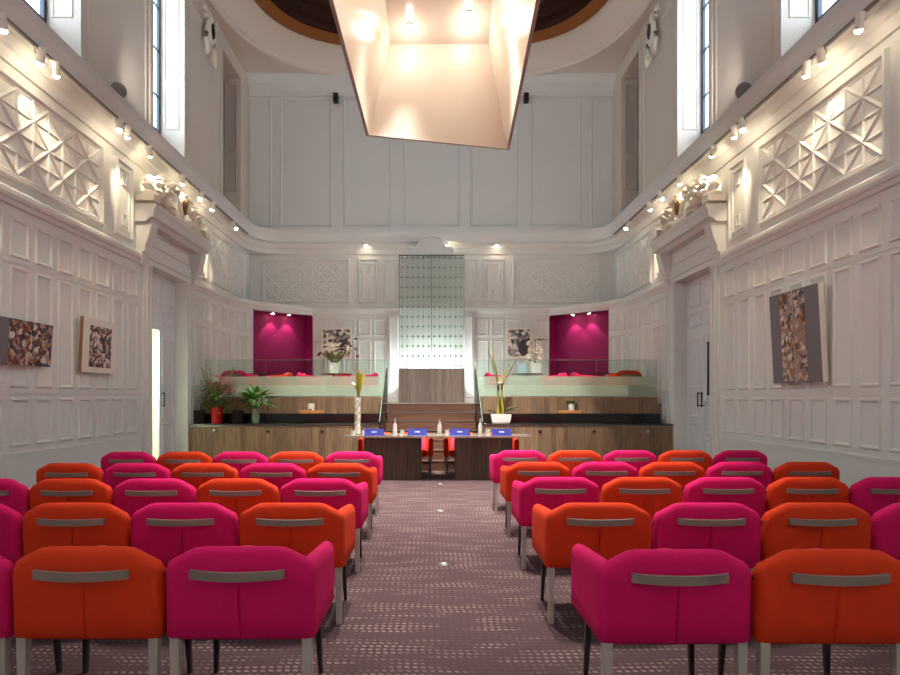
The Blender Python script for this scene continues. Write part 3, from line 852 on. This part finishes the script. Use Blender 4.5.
for i, x in enumerate((-.63, .15, .86)):
    nm = ('left', 'middle', 'right')[i]
    e = thing('water_bottle', 'clear glass water bottle on the desk, %s of three' % nm, 'bottle', (x, 10.14, ZT), 0, 'water bottles on the desk')
    q = MB(); q.lathe([(.034, 0), (.037, .01), (.037, .14), (.03, .175), (.014, .21), (.013, .25)], n=16); q.build('glass_body', M['bottle'], e, True)
    q = MB(); q.lathe([(.028, .008), (.03, .012), (.03, .1), (.02, .101)], n=12); q.build('paper_label', M['white'], e, True)
    q = MB(); q.lathe([(.015, .245), (.016, .25), (.016, .275), (.012, .28)], n=12); q.build('cap', M['metal'], e, True)
    for j, dx in enumerate((.13,)):
        g = MB(); g.lathe([(.028, 0), (.033, .004), (.036, .09), (.033, .09), (.029, .008)], n=16)
        tag(g.build('drinking_glass', M['bottle'], None, True, loc=(x+dx, 10.06, ZT)), 'small tumbler on the desk right of the %s water bottle' % nm, 'glass', 'tumblers on the desk')
for k, dx in enumerate((-.07, .12)):
    g = MB(); g.lathe([(.028, 0), (.033, .004), (.036, .08), (.033, .08), (.029, .008)], n=16)
    tag(g.build('drinking_glass', M['bottle'], None, True, loc=(-1.27+dx, 9.98, ZT)), 'small tumbler beside the tall flower vase, %s' % ('left of it', 'right of it'), 'glass', 'tumblers on the desk') if False else \
    tag(bpy.context.scene.collection.objects.get(g.build('drinking_glass', M['bottle'], None, True, loc=(-1.27+dx, 9.98, ZT)).name), 'small tumbler on the desk just %s the tall flower vase' % ('left of', 'right of')[k], 'glass', 'tumblers on the desk')
# tall vase of flowers on the desk
e = thing('flower_vase', 'tall slim glass vase with white flowers and yellow leaves on desk end', 'vase', (-1.28, 10.12, ZT))
q = MB(); q.lathe([(.05, 0), (.055, .01), (.055, .2), (.06, .66), (.056, .66), (.05, .2), (.048, .02)], n=18); q.build('vase', M['water'], e, True)
q = MB(); q.lathe([(.044, .02), (.044, .16), (.03, .17)], n=14)
for i in range(40): q.ball((random.uniform(-.03, .03), random.uniform(-.03, .03), .17+i*.0115), .02, 1)
q.build('pale_filling', M['petalwhite'], e, True)
q = MB()
q.tube([(0, 0, .1), (.0, 0, .7), (-.03, 0, 1.1), (-.02, 0, 1.45), (-.03, 0, 1.75)], [.012, .01, .01, .008, .005])
q.tube([(0, 0, .1), (.02, 0, .7), (-.05, .0, .86)], [.01, .008, .006])
q.build('stem', M['branch'], e, True)
q = MB()
for i in range(7): q.leaf((.02, 0, .68), (random.uniform(-.05, .28), random.uniform(-.2, .2), 1), random.uniform(.4, .62), .07, .1)
q.build('leaves', M['leafyellow'], e, True)
q = MB()
for i in range(7):
    t = 2*PI*i/7; q.leaf((-.06, 0, .86), (math.cos(t), math.sin(t)*.7-.4, .5), .085, .06, .5)
q.ball((-.06, -.02, .87), .03, 2); q.build('flower', M['petalwhite'], e, True)
q = MB()
for z, x in ((1.5, -.03), (1.38, .0), (1.68, -.03)): q.ball((x, 0, z), .03, 2, (1, 1, .8))
q.build('seed_heads', M['darkred'], e, True)

# orchid bowl on right cabinet
ZK = .85
e = thing('orchid_bowl', 'white square bowl with tall leafy orchid stems on the right cabinet', 'plant', (1.5, 12.5, ZK))
q = MB(); q.loft([[(x*k, y*k, z) for x, y in ((-.2, -.13), (.2, -.13), (.2, .13), (-.2, .13))] for k, z in ((.8, 0), (.95, .03), (1.05, .14), (1.08, .2), (.98, .2), (.9, .15))]); q.build('bowl', M['white'], e)
q = MB()
q.tube([(-.06, 0, .15), (-.05, 0, .8), (-.1, 0, 1.15), (-.22, 0, 1.75)], [.03, .025, .016, .006])
q.tube([(.06, 0, .15), (.02, 0, .75), (.06, 0, 1.0), (.2, 0, 1.3)], [.03, .022, .016, .008])
q.build('stem', M['leafyellow'], e, True)
q = MB()
q.leaf((-.08, -.02, .9), (-.25, 0, 1), .85, .1, .05); q.leaf((.0, -.02, .75), (.5, 0, 1), .75, .11, .1); q.leaf((-.05, -.02, .85), (-.15, 0, 1), .5, .12, .1)
q.leaf((.05, 0, .2), (.7, 0, .9), .45, .2, 1.6); q.leaf((.05, 0, .25), (.9, -.2, .6), .4, .18, 1.5); q.leaf((-.1, 0, .2), (-.8, -.2, .8), .35, .15, 1.5)
q.build('leaves', M['leafdark'], e, True)
q = MB()
for i in range(8): t = 2*PI*i/8; q.leaf((-.02, -.03, .85), (math.cos(t), math.sin(t)-.4, .4), .12, .09, .5)
q.ball((-.02, -.04, .86), .04); q.build('flower', M['petalwhite'], e, True)

# plants on left cabinet
e = thing('flowering_plant', 'bushy pink flowering plant in a red pot on the left cabinet end', 'plant', (-4.60, 12.46, ZK))
q = MB(); q.lathe([(.1, 0), (.11, .01), (.14, .34), (.15, .37), (.135, .37), (.12, .3)], n=18); q.build('pot', M['red'], e, True)
q = MB()
for i in range(300):
    t = random.uniform(0, 2*PI); r = random.uniform(.03, .34); z = random.uniform(.25, .85)
    q.leaf((math.cos(t)*r*.9-.02, math.sin(t)*r*.35-.03, z), (math.cos(t), math.sin(t)*.5, random.uniform(-.2, .9)), random.uniform(.12, .24), .06, .8, 4)
for i in range(14):
    t = random.uniform(0, 2*PI); q.tube([(0, 0, .3), (math.cos(t)*.2, math.sin(t)*.1, .7), (math.cos(t)*.38, math.sin(t)*.15, random.uniform(.8, 1.25))], .006, 5)
q.build('foliage', M['leafdark'], e, True)
q = MB()
for i in range(110):
    t = random.uniform(0, 2*PI); r = random.uniform(0, .38)
    c0 = Vector((math.cos(t)*r+.1, math.sin(t)*r*.4-.06, random.uniform(.62, 1.02)))
    for j in range(4): q.leaf(c0, (random.uniform(-1, 1), random.uniform(-1, .4), random.uniform(-.2, 1)), .055, .045, .4, 3)
q.build('blossom', M['petalpink'], e, True)
for x, nm in ((-5.0, 'left'), (-4.16, 'right')):
    q = MB(); q.lathe([(.1, 0), (.11, .01), (.12, .26), (.125, .28), (.11, .28), (.1, .24)], n=4); 
    tag(q.build('black_planter', M['darkmetal'], None, False, loc=(x, 12.5, ZK)), 'square black planter just %s of the red pot' % nm, 'planter', 'black planters')
e = thing('lily_plant', 'leafy green plant with white lilies in a glass vase on left cabinet', 'plant', (-3.76, 12.45, ZK))
q = MB(); q.lathe([(.06, 0), (.07, .01), (.07, .26), (.08, .32), (.075, .32), (.06, .02)], n=16); q.build('vase', M['water'], e, True)
q = MB()
for i in range(10): q.tube([(random.uniform(-.03, .03), random.uniform(-.03, .03), .02), (random.uniform(-.04, .04), random.uniform(-.03, .03), .45)], .008, 5)
for i in range(60):
    t = random.uniform(0, 2*PI); q.leaf((math.cos(t)*.05, math.sin(t)*.05, random.uniform(.34, .55)), (math.cos(t), math.sin(t)*.6, random.uniform(.0, 1.4)), random.uniform(.3, .5), .12, 1.1)
q.build('foliage', M['leaf'], e, True)
q = MB()
for x, z in ((.12, .5), (.2, .55), (.02, .46), (.24, .47), (.08, .62)):
    for i in range(6): t = 2*PI*i/6; q.leaf((x, -.14, z), (math.cos(t), -.5, math.sin(t)), .09, .05, .4, 4)
q.build('flower', M['petalwhite'], e, True)
q = MB(); q.tube([(.1, 0, .5), (.16, 0, .75), (.2, 0, .9)], [.008, .006, .005]); q.leaf((.18, 0, .78), (.15, 0, 1), .18, .04, .1); q.build('bud', M['petalpink'], e, True)

# trays on the black shelf
for x, nm in ((-2.65, 'left'), (3.08, 'right')):
    e = thing('wooden_tray', 'oval light wooden tray on the black shelf, %s of the steps' % nm, 'tray', (x, 12.82, 1.055), 0, 'wooden trays on the black shelf')
    q = MB(); q.lathe([(.24, 0), (.27, .01), (.29, .07), (.27, .07), (.25, .02)], n=24, sy=.36); q.build('tray_dish', M['tray'], e, True)
    h = MB(); h.lathe([(.065, 0), (.07, .005), (.075, .2), (.068, .2), (.06, .01)], n=16)
    if nm == 'left':
        o = thing('white_cup', 'white candle cup standing on the left wooden tray', 'cup', (x, 12.82, 1.077)); h.build('cup', M['white'], o, True)
        q = MB(); q.lathe([(.03, .0), (.03, .05), (.02, .055)], n=10); q.build('dark_label', M['darkred'], o, True, loc=(0, -.05, .03))
    else:
        o = thing('small_plant', 'small bright green plant in white pot on the right wooden tray', 'plant', (x+.03, 12.82, 1.077)); h.build('pot', M['white'], o, True)
        q = MB()
        for i in range(30): t = random.uniform(0, 2*PI); q.leaf((0, 0, .18), (math.cos(t), math.sin(t), random.uniform(.3, 1.4)), random.uniform(.12, .2), .05, 1, 4)
        q.build('foliage', M['leaf'], o, True)

# ------------------------------------------------------------------ platform furniture
def table(x, y, label):
    e = thing('round_table', label, 'table', (x, y, PLAT), 0, 'dark tables on the platform')
    q = MB(); q.lathe([(.38, .71), (.4, .715), (.4, .73), (.38, .735)], n=28); q.build('tabletop', M['counter'], e, True)
    q = MB(); q.lathe([(.03, .03), (.03, .71)], n=12); q.build('pole', M['metal'], e, True)
    q = MB(); q.lathe([(.22, 0), (.22, .015), (.04, .03)], n=24); q.build('foot_plate', M['metal'], e, True)
for x, nm in ((-4.40, 'outer left'), (-2.38, 'inner left'), (2.42, 'inner right'), (4.42, 'outer right')):
    table(x, 14.6, 'dark round table behind the frosted glass on the platform, %s of four' % nm)
i = 0
for x, k, rz, nm in ((-3.78, 'orange', PI/2, 'right of the outer left table'), (-3.05, 'pink', -PI/2, 'left of the inner left table'), (-1.6, 'pink', PI/2, 'right of the inner left table'),
                     (1.62, 'pink', -PI/2, 'left of the inner right table'), (3.1, 'pink', PI/2, 'right of the inner right table'), (3.80, 'pink', -PI/2, 'left of the outer right table')):
    place(k, x, (14.55, PLAT), rz, '%s tub chair up on the platform, %s' % (k, nm), 'tub chairs on the platform')
place('orange', 4.5, (13.55, PLAT), .2, 'orange tub chair on the platform in front of the outer right table', 'tub chairs on the platform')
place('pink', -4.5, (13.6, PLAT), -.2, 'pink tub chair on the platform in front of the outer left table', 'tub chairs on the platform')
place('pink', -2.4, (15.5, PLAT), PI, 'pink tub chair on the platform behind the inner left table', 'tub chairs on the platform')
ZTT = PLAT+.735
def bouquet(name, label, x, y, potmat, dark):
    e = thing(name, label, 'flower arrangement', (x, y, ZTT), 0)
    q = MB(); q.loft([[(xx*k, yy*k, z) for xx, yy in ((-.12, -.1), (.12, -.1), (.12, .1), (-.12, .1))] for k, z in ((.9, 0), (1, .01), (1.05, .27), (.95, .27), (.9, .22))]); q.build('planter', M[potmat], e)
    return e
e = bouquet('white_bouquet', 'full white flower bouquet in white planter on the inner left table', -2.42, 14.6, 'white', 1)
q = MB()
for i in range(60):
    t = random.uniform(0, 2*PI); r = random.uniform(.05, .36)
    c0 = Vector((math.cos(t)*r, math.sin(t)*r*.6, .42+random.uniform(0, .42)*(1-r)))
    for j in range(6): a = 2*PI*j/6; q.leaf(c0, (math.cos(a), math.sin(a)-.3, .5), .075, .06, .5, 3)
    q.ball(c0, .018, 1)
q.build('blossom', M['petalwhite'], e, True)
q = MB()
for i in range(40):
    t = random.uniform(0, 2*PI); q.leaf((math.cos(t)*.05, math.sin(t)*.05, .25), (math.cos(t)*.8, math.sin(t)*.6, 1), random.uniform(.25, .45), .09, .6)
q.build('foliage', M['leafdark'], e, True)
q = MB(); q.tube([(0, 0, .3), (.2, 0, .6), (.36, 0, .75)], .008, 5)
for p_ in ((.36, .76), (.4, .7), (-.36, .52), (-.4, .48), (.3, .8)): q.ball((p_[0], -.05, p_[1]), .04, 1)
q.tube([(0, 0, .3), (-.2, -.03, .45), (-.38, -.05, .5)], .008, 5)
q.build('seed_heads', M['darkred'], e, True)
e = bouquet('white_orchid', 'white orchid sprays in a cream planter on the inner right table', 2.62, 14.6, 'white', 0)
q = MB()
for i in range(34):
    c0 = Vector((random.uniform(-.2, .16), random.uniform(-.1, .1), random.uniform(.28, .8)))
    for j in range(5): a = 2*PI*j/5; q.leaf(c0, (math.cos(a), -.4, math.sin(a)), .07, .06, .3, 3)
q.build('blossom', M['petalwhite'], e, True)
q = MB()
for x in (-.12, 0, .1): q.tube([(0, 0, .2), (x*.5, 0, .5), (x, 0, .85)], .008, 5)
q.build('stem', M['branch'], e, True)
q = MB()
for i in range(14): t = 2*PI*i/14; q.leaf((.14, 0, .84), (math.cos(t), math.sin(t)*.5, .25), .2, .05, .6)
q.build('leaves', M['leafdark'], e, True)
q = MB(); q.loft([[(xx*k, yy*k, z) for xx, yy in ((-.11, -.09), (.11, -.09), (.11, .09), (-.11, .09))] for k, z in ((.95, 0), (1, .01), (1, .26), (.9, .26))])
tag(q.build('blue_planter', M['paleblue'], None, loc=(2.27, 14.55, ZTT)), 'pale blue square planter left of the white orchid', 'planter')
# prints on the back wall
for x0, x1, nm, ox in ((506, 531, 'right', .0), (322, 352, 'left', 0)):
    a, b_ = px(x0), px(x1); w = (b_-a)/2; h = .44
    e = thing('wall_print', 'pale framed black and white print with a dark oval, %s side of the back wall' % nm, 'picture', ((a+b_)/2, YB-.06, 2.95), 0, 'prints on the back wall')
    q = MB(); q.rbox(-w, w, -.02, .03, -h, h, .004); q.build('frame', M['canvas'], e)
    q = MB(); q.box(-w+.05, w-.05, -.024, -.019, -h+.06, h-.05); q.build('sheet', M['bwprint'], e)
    q = MB(); q.lathe([(0, -.002), (.2, -.002), (.2, .002)], n=24, sx=.8 , sy=1.2)
    o = q.build('dark_oval', M['plum'], e); o.rotation_euler = (PI/2, 0, 0); o.location = (.14, -.026, -.12)

# ------------------------------------------------------------------ wall art on the side walls
def canvas(name, label, s, y0, y1, z0, z1, off0, off1, thick):
    # leaning canvas: off0/off1 distance of bottom/top from the wall; returns local mapper
    e = thing(name, label, 'artwork', (s*W, (y0+y1)/2, z0))
    h = z1-z0
    def T(u, v, w):      # u along wall 0..1, v 0..1, w outwards
        return (-s*(off0+(off1-off0)*v + w), (y0+(y1-y0)*u)-(y0+y1)/2, v*h)
    q = MB(); q.box(0, 1, 0, 1, -thick, 0, T); return e, q, T
e, q, T = canvas('wide_artwork', 'wide unframed artwork on left wall, half slate grey half collage', -1, 6.0, 7.74, 1.82, 2.37, .10, .14, .06)
q.build('canvas', M['greyart'], e)
q = MB(); q.box(.55, 1.0, 0, 1, .0, .004, T); q.build('collage', M['collage1'], e)
e, q, T = canvas('framed_collage', 'square white canvas with fine collage, left wall beside the door', -1, 8.45, 9.3, 1.79, 2.6, .11, .15, .07)
q.build('canvas', M['canvas'], e)
q = MB(); q.box(.16, .84, .1, .86, .0, .004, T); q.build('collage', M['collage2'], e)
q = MB(); q.box(-.004, .0, 0, 1, -.07, -.02, T); q.build('side_edge', M['canvasside'], e)
e, q, T = canvas('diptych_artwork', 'two-panel grey artwork with central collage strips on the right wall', 1, 7.5, 8.6, 1.62, 2.9, .10, .17, .06)
q.b.free()
for nm, u0, u1, c0, c1 in (('canvas', 0, .5, .28, .5), ('canvas', .53, 1, .53, .78)):
    q = MB(); q.box(u0, u1, 0, 1, -.06, 0, T); o = q.build('canvas', M['canvas'], e)
    q = MB(); q.box(u0+(.02 if u0 == 0 else 0), u1-.0, .0, 1, .0, .003, T); q.build('slate_field', M['greyart'], o)
    q = MB(); q.box(c0, c1-.02 if u0 == 0 else c1, .02, .98, .003, .006, T); q.build('collage', M['collage3'], o)

# ------------------------------------------------------------------ ornament
def crest(s):
    side = 'left' if s < 0 else 'right'
    e = thing('plaster_crest', 'gilded white carved crest with oval shield above the %s door hood' % side, 'ornament', (s*(W-.2), 11.4, 4.85), 0, 'crests above the doors')
    q = MB()
    random.seed(3)
    for k in (-1, 1):
        for i in range(9):          # scrolling acanthus
            t = i/8; y = k*(.18+t*.85); z = .42*(1-t)**.7+.08
            q.ball((random.uniform(-.04, .04), y, z), .10*(1-t*.5), 2, (.8, 1, 1.1))
            q.tube([(-s*.02, y+.1*math.cos(a)*(1-t*.4), z+.06+.1*math.sin(a)*(1-t*.4)) for a in [j*.6 for j in range(9)]], [.028-.002*j for j in range(9)], 6)
            q.leaf((-s*.05, y, z), (-s*.5, k*random.uniform(.1, 1), random.uniform(-.2, 1)), .22, .12, .8)
            q.leaf((-s*.02, y, z), (-s*.6, -k*.3, random.uniform(.3, 1)), .2, .1, .8)
        q.tube([(-s*.05, k*.2, .05), (-s*.06, k*.55, .13), (-s*.05, k*.85, .06), (-s*.03, k*1.1, .03)], [.05, .06, .05, .03], 8)
    for i in range(7):
        a = PI*i/6; q.ball((-s*.0, .2*math.cos(a), .52+.1*math.sin(a)), .06, 2)
    q.box(-.12, .12, -.35, .35, 0, .06)
    o = q.build('acanthus_scrolls', M['plaster'], e, True)
    q = MB(); q.ball((-s*.1, 0, .32), .2, 3, (.35, .75, 1.25)); q.build('shield_rim', M['plaster'], e, True)
    q = MB(); q.ball((-s*.135, 0, .32), .155, 3, (.38, .72, 1.2)); q.build('oval_shield', M['gilt'], e, True)
    # carved figure mass toward the near end
    q = MB()
    for i in range(26):
        y = random.uniform(-1.15, -.5); z = random.uniform(.06, .52)*(1 if y < -.7 else .8)
        q.ball((-s*random.uniform(-.02, .1), y, z), random.uniform(.07, .13), 2)
        q.leaf((-s*.06, y, z), (-s*.6, random.uniform(-1, 1), random.uniform(-.3, 1)), .2, .11, .9)
    q.build('carved_figures', M['plaster'], e, True)
    # box end posts
    for y in (-1.18, 1.14):
        q = MB(); q.box(-.16, .16, y-.12, y+.12, 0, .1); q.lathe([(.11, .1), (.12, .16), (.06, .22), (.1, .3), (.02, .42)], (0, y, 0), 12); q.build('finial', M['plaster'], e, True)
    # upper cartouche
    e = thing('wall_mounted_cartouche', 'white plaster cartouche with dark oval high between %s windows' % side, 'ornament', (s*(W-.1), 13.26, 9.75), 0, 'cartouches high on the side walls')
    q = MB(); q.ball((-s*.04, 0, 0), .3, 3, (.25, .7, 1.0))
    for k in (-1, 1):
        q.tube([(-s*.04, k*(.12+.12*math.sin(t*.7)), -.55+.14*t) for t in range(8)], [.03, .05, .06, .05, .05, .06, .05, .03], 8)
        q.tube([(-s*.05, k*(.3+.08*math.cos(a)), .3+.1*math.sin(a)) for a in [j*.7 for j in range(8)]], .03, 6)
        q.leaf((-s*.06, k*.15, -.35), (0, k*.4, -1), .35, .12, .1)
    q.build('scroll_surround', M['plaster'], e, True)
    q = MB(); q.ball((-s*.09, 0, .02), .17, 3, (.3, .65, 1.1)); q.build('dark_oval', M['plum'] if s > 0 else M['brown2'], e, True)
crest(-1); crest(1)

# ------------------------------------------------------------------ track lights
random.seed(11)
for s, side in ((-1, 'left'), (1, 'right')):
    e = MB(); e.box(min(s*4.85, s*4.89), max(s*4.85, s*4.89), 1.0, 15.4, 5.735, 5.768)
    tag(e.build('lighting_track', M['grey'], None), 'slim lighting track under the cornice of the %s wall' % side, 'lighting track', 'lighting tracks')
    Y = [(1.3, 330), (2.6, 280), (5.0, 40), (6.5, 70), (7.14, 34), (7.42, 40), (8.95, 70), (9.18, 50), (9.9, 420), (11.2, 240), (12.1, 240), (12.75, 90), (14.2, 560)]  # rearmost pair on each side added out of view, bouncing fill off rear wall
    aims = {1.3: (1.5, -1.2, 2.2), 2.6: (3.2, -1.2, 1.6), 5.0: (W, 4.6, 4.4), 6.5: (W, 7.6, 2.4), 7.14: (W, 7.5, 5.0), 7.42: (W, 8.1, 4.6), 8.95: (W, 8.7, 2.4), 9.18: (W, 9.75, 4.6), 9.9: (W-.15, 10.6, 5.1), 11.2: (W-.2, 11.5, 5.0), 12.1: (W-.2, 11.9, 4.9), 12.75: (W, 13.1, 4.7), 14.2: (2.8, 14.3, 1.4)}
    for i, (y, pw) in enumerate(Y):
        pos = Vector((s*4.80, y, 5.60)); a = aims[y]; aim = Vector((s*a[0], a[1], a[2]))
        nth = ('rearmost, unseen, added for fill', 'second rearmost, unseen, added for fill', 'third from the rear, above the front seats', 'first in view', 'second in view', 'third in view', 'fourth in view', 'fifth in view', 'sixth in view, before the crest', 'seventh in view, over the crest', 'eighth in view, past the crest', 'ninth in view, past the door hood', 'farthest of all')[i]
        t = thing('track_spotlight', 'white cylinder spotlight on the %s wall track, %s' % (side, nth), 'spotlight', pos, 0, 'spotlights on the wall tracks')
        d = (aim-pos).normalized(); R = d.to_track_quat('Z', 'Y').to_matrix().to_4x4()
        q = MB(); q.lathe([(.035, -.12), (.045, -.11), (.045, .06), (.038, .06), (.036, .05)], n=16); o = q.build('lamp_body', M['white'], t, True); o.matrix_local = R
        q = MB(); q.lathe([(.04, .058), (.04, .07), (.03, .088), (.01, .096)], n=14); o = q.build('lens', M['lens'], t); o.matrix_local = R
        q = MB(); q.tube([(0, 0, 0), (s*.07, 0, .05), (s*.07, 0, .14)], .012, 6); q.build('stem', M['white'], t)
        spot(pos + d*.11, aim, pw, 42 if y > 4 else 80, (1, .80, .52) if y > 4 else (1, .92, .84), .7, .03)
    # round grey lamps on the ledge
    for y in (9.25,):
        t = thing('ledge_uplight', 'round grey uplight on top of the %s cornice ledge' % side, 'uplight', (s*4.98, y, 6.11), 0, 'uplights on the cornice ledges')
        q = MB(); q.lathe([(.09, 0), (.09, .02), (.03, .03), (.03, .1)], n=16); q.build('base', M['grey'], t, True)
        q = MB(); q.ball((0, 0, .2), .115, 3, (1, 1.15, 1)); q.build('lamp_head', M['grey'], t, True)
        spot((s*4.9, y, 6.45), (s*1.5, y+5.5, 9.6), 120, 120, (1, .93, .84), 1, .08)
# downlights under the back cornice
for x, nm in ((-1.83, 'left'), (.42, 'middle'), (1.85, 'right')):
    t = thing('cornice_downlight', 'small bright downlight under the back cornice, %s of three' % nm, 'downlight', (x, YB-.27, 5.69), 0, 'downlights under the back cornice')
    q = MB(); q.lathe([(.05, .08), (.055, .07), (.055, 0), (.045, 0)], n=16); q.build('lamp_body', M['white'], t, True)
    q = MB(); q.lathe([(.044, .004), (.044, -.006), (.02, -.01)], n=14); q.build('lens', M['lens'], t)
    spot((x, YB-.27, 5.66), (x*1.3, YB-2.4, 1.3), 480, 62, (1, .86, .66))
for x, nm in ((-2.7, 'left'), (2.7, 'right')):
    t = thing('black_projector', 'small black fixture at the top of the back wall, %s of the hanging lamp' % nm, 'fixture', (x, YB-.1, 9.9), 0, 'black fixtures on the back wall')
    q = MB(); q.rbox(-.07, .07, -.12, .03, -.13, .13, .015); q.build('housing', M['darkmetal'], t)
    q = MB(); q.box(-.03, .03, .03, .1, -.03, .03); q.build('bracket', M['grey'], t)

# ------------------------------------------------------------------ hanging lamp: tilted open box
h1, h2 = EYE+4.6, EYE+6.1
rim = [(-1.16, 4.9, h1), (1.13, 4.9, h1), (1.41, 10.76, h1), (-1.09, 10.18, h1)]
tp = [(-.72, 5.6, h2), (.80, 5.6, h2), (.99, 10.02, h2), (-.70, 10.02, h2)]
e = thing('hanging_box_lamp', 'huge angular open box lamp with cream lining hanging over the audience', 'pendant lamp', (0, 8, h1))
O = Vector((0, 8, h1))
ctr = Vector((.1, 7.8, h1+.75))
def off(p, k=.05):
    p = Vector(p); v = Vector((p.x-ctr.x, p.y-ctr.y, 0)); v = Vector((math.copysign(k, v.x), math.copysign(k, v.y), 0)); return p+v
rl = [Vector(p)-O for p in rim]; tl = [Vector(p)-O for p in tp]
ro = [off(p)-O for p in rim]; to = [off(p)-O+Vector((0, 0, .05)) for p in tp]
q = MB()
def patch(q, A, B, CC, D, n=8):
    g = [[q.b.verts.new(A.lerp(B, i/n).lerp(D.lerp(CC, i/n), j/n)) for i in range(n+1)] for j in range(n+1)]
    for j in range(n):
        for i in range(n): q.b.faces.new((g[j][i], g[j][i+1], g[j+1][i+1], g[j+1][i]))
for k in range(4): patch(q, rl[k], rl[(k+1) % 4], tl[(k+1) % 4], tl[k])
q.quad(tl)
q.build('lining', M['cream'], e, True, .4)
q = MB()
q.loft([rl, ro, to], cap=False); q.quad(to)
q.build('outer_casing', M['pinkgrey'], e)
q = MB()
lamps = []
for x, ys in ((-.35, (5.9, 6.2, 7.2, 7.5, 9.5, 9.69)), (.6, (5.9, 6.2, 7.2, 7.5, 9.19, 9.43, 9.66))):
    for y in ys: lamps.append((x, y))
q.b.free()
for x, y in lamps:
    q = MB(); q.lathe([(.05, 0), (.052, -.02), (.04, -.02)], (x, y-8, h2-h1), 12); o = q.build('lamp_ring', M['metal'], e)
    q = MB(); q.lathe([(.036, -.012), (.036, -.022), (.01, -.024)], (x, y-8, h2-h1), 12); q.build('lamp_lens', M['lens2'], o)
q = MB()
for x, y in ((-.6, 6.0), (.7, 6.0), (-.55, 9.6), (.8, 9.6)): q.tube([(x, y-8, h2-h1+.04), (x, y-8, ZC-h1+.3)], .008, 6)
q.build('suspension_cable', M['metal'], e)
for x, y in lamps:
    far = 7 < y < 8
    spot((x, y, h2-.06), (x*2.2, 13.2, 1.2) if far else (x, y, 0), 700 if far else 640, 46 if far else 62, (1, .95, .88), .8, .05)
    pl = bpy.data.lights.new('lamp_glow', 'POINT'); pl.energy = 1.9; pl.color = (1, .90, .78); pl.shadow_soft_size = .06
    po = bpy.data.objects.new('lamp_glow', pl); C.objects.link(po); po.location = (x, y, h2-.25)

# floor boxes in the aisle
for px_, py_, nm in ((444, 564, 'nearest'), (440, 511, 'middle'), (440, 484, 'farthest')):
    D = EYE*F/(py_-397); x = (px_-431)*D/F
    t = thing('floor_socket', 'small pale floor socket plate in the aisle carpet, %s of three' % nm, 'floor socket', (x, D, 0), 0, 'floor sockets in the aisle')
    q = MB(); q.lathe([(.05, 0), (.05, .004), (.045, .006)], n=20); q.build('plate', M['metal'], t, True)
    q = MB(); q.lathe([(.02, .005), (.02, .008), (.015, .009)], n=14); q.build('cap', M['white'], t, True)

# ------------------------------------------------------------------ light
wd = bpy.data.worlds.new('world'); SC.world = wd; wd.use_nodes = True
bg = wd.node_tree.nodes['Background']
bg.inputs['Color'].default_value = (.80, .90, 1, 1); bg.inputs['Strength'].default_value = 2.6
# daylight entering through each tall window
for s in (-1, 1):
    for a, b_ in WINS[:4]:
        area((s*(W+.8), (a+b_)/2+.5, 8.6), (0, (a+b_)/2+.5, 7.6), 80, 3.0, 4.4, (.74, .88, 1))
SC.view_settings.view_transform = 'Standard'
SC.view_settings.look = 'None'
SC.view_settings.exposure = .72
SC.view_settings.gamma = 1
SC.view_settings.use_curve_mapping = False
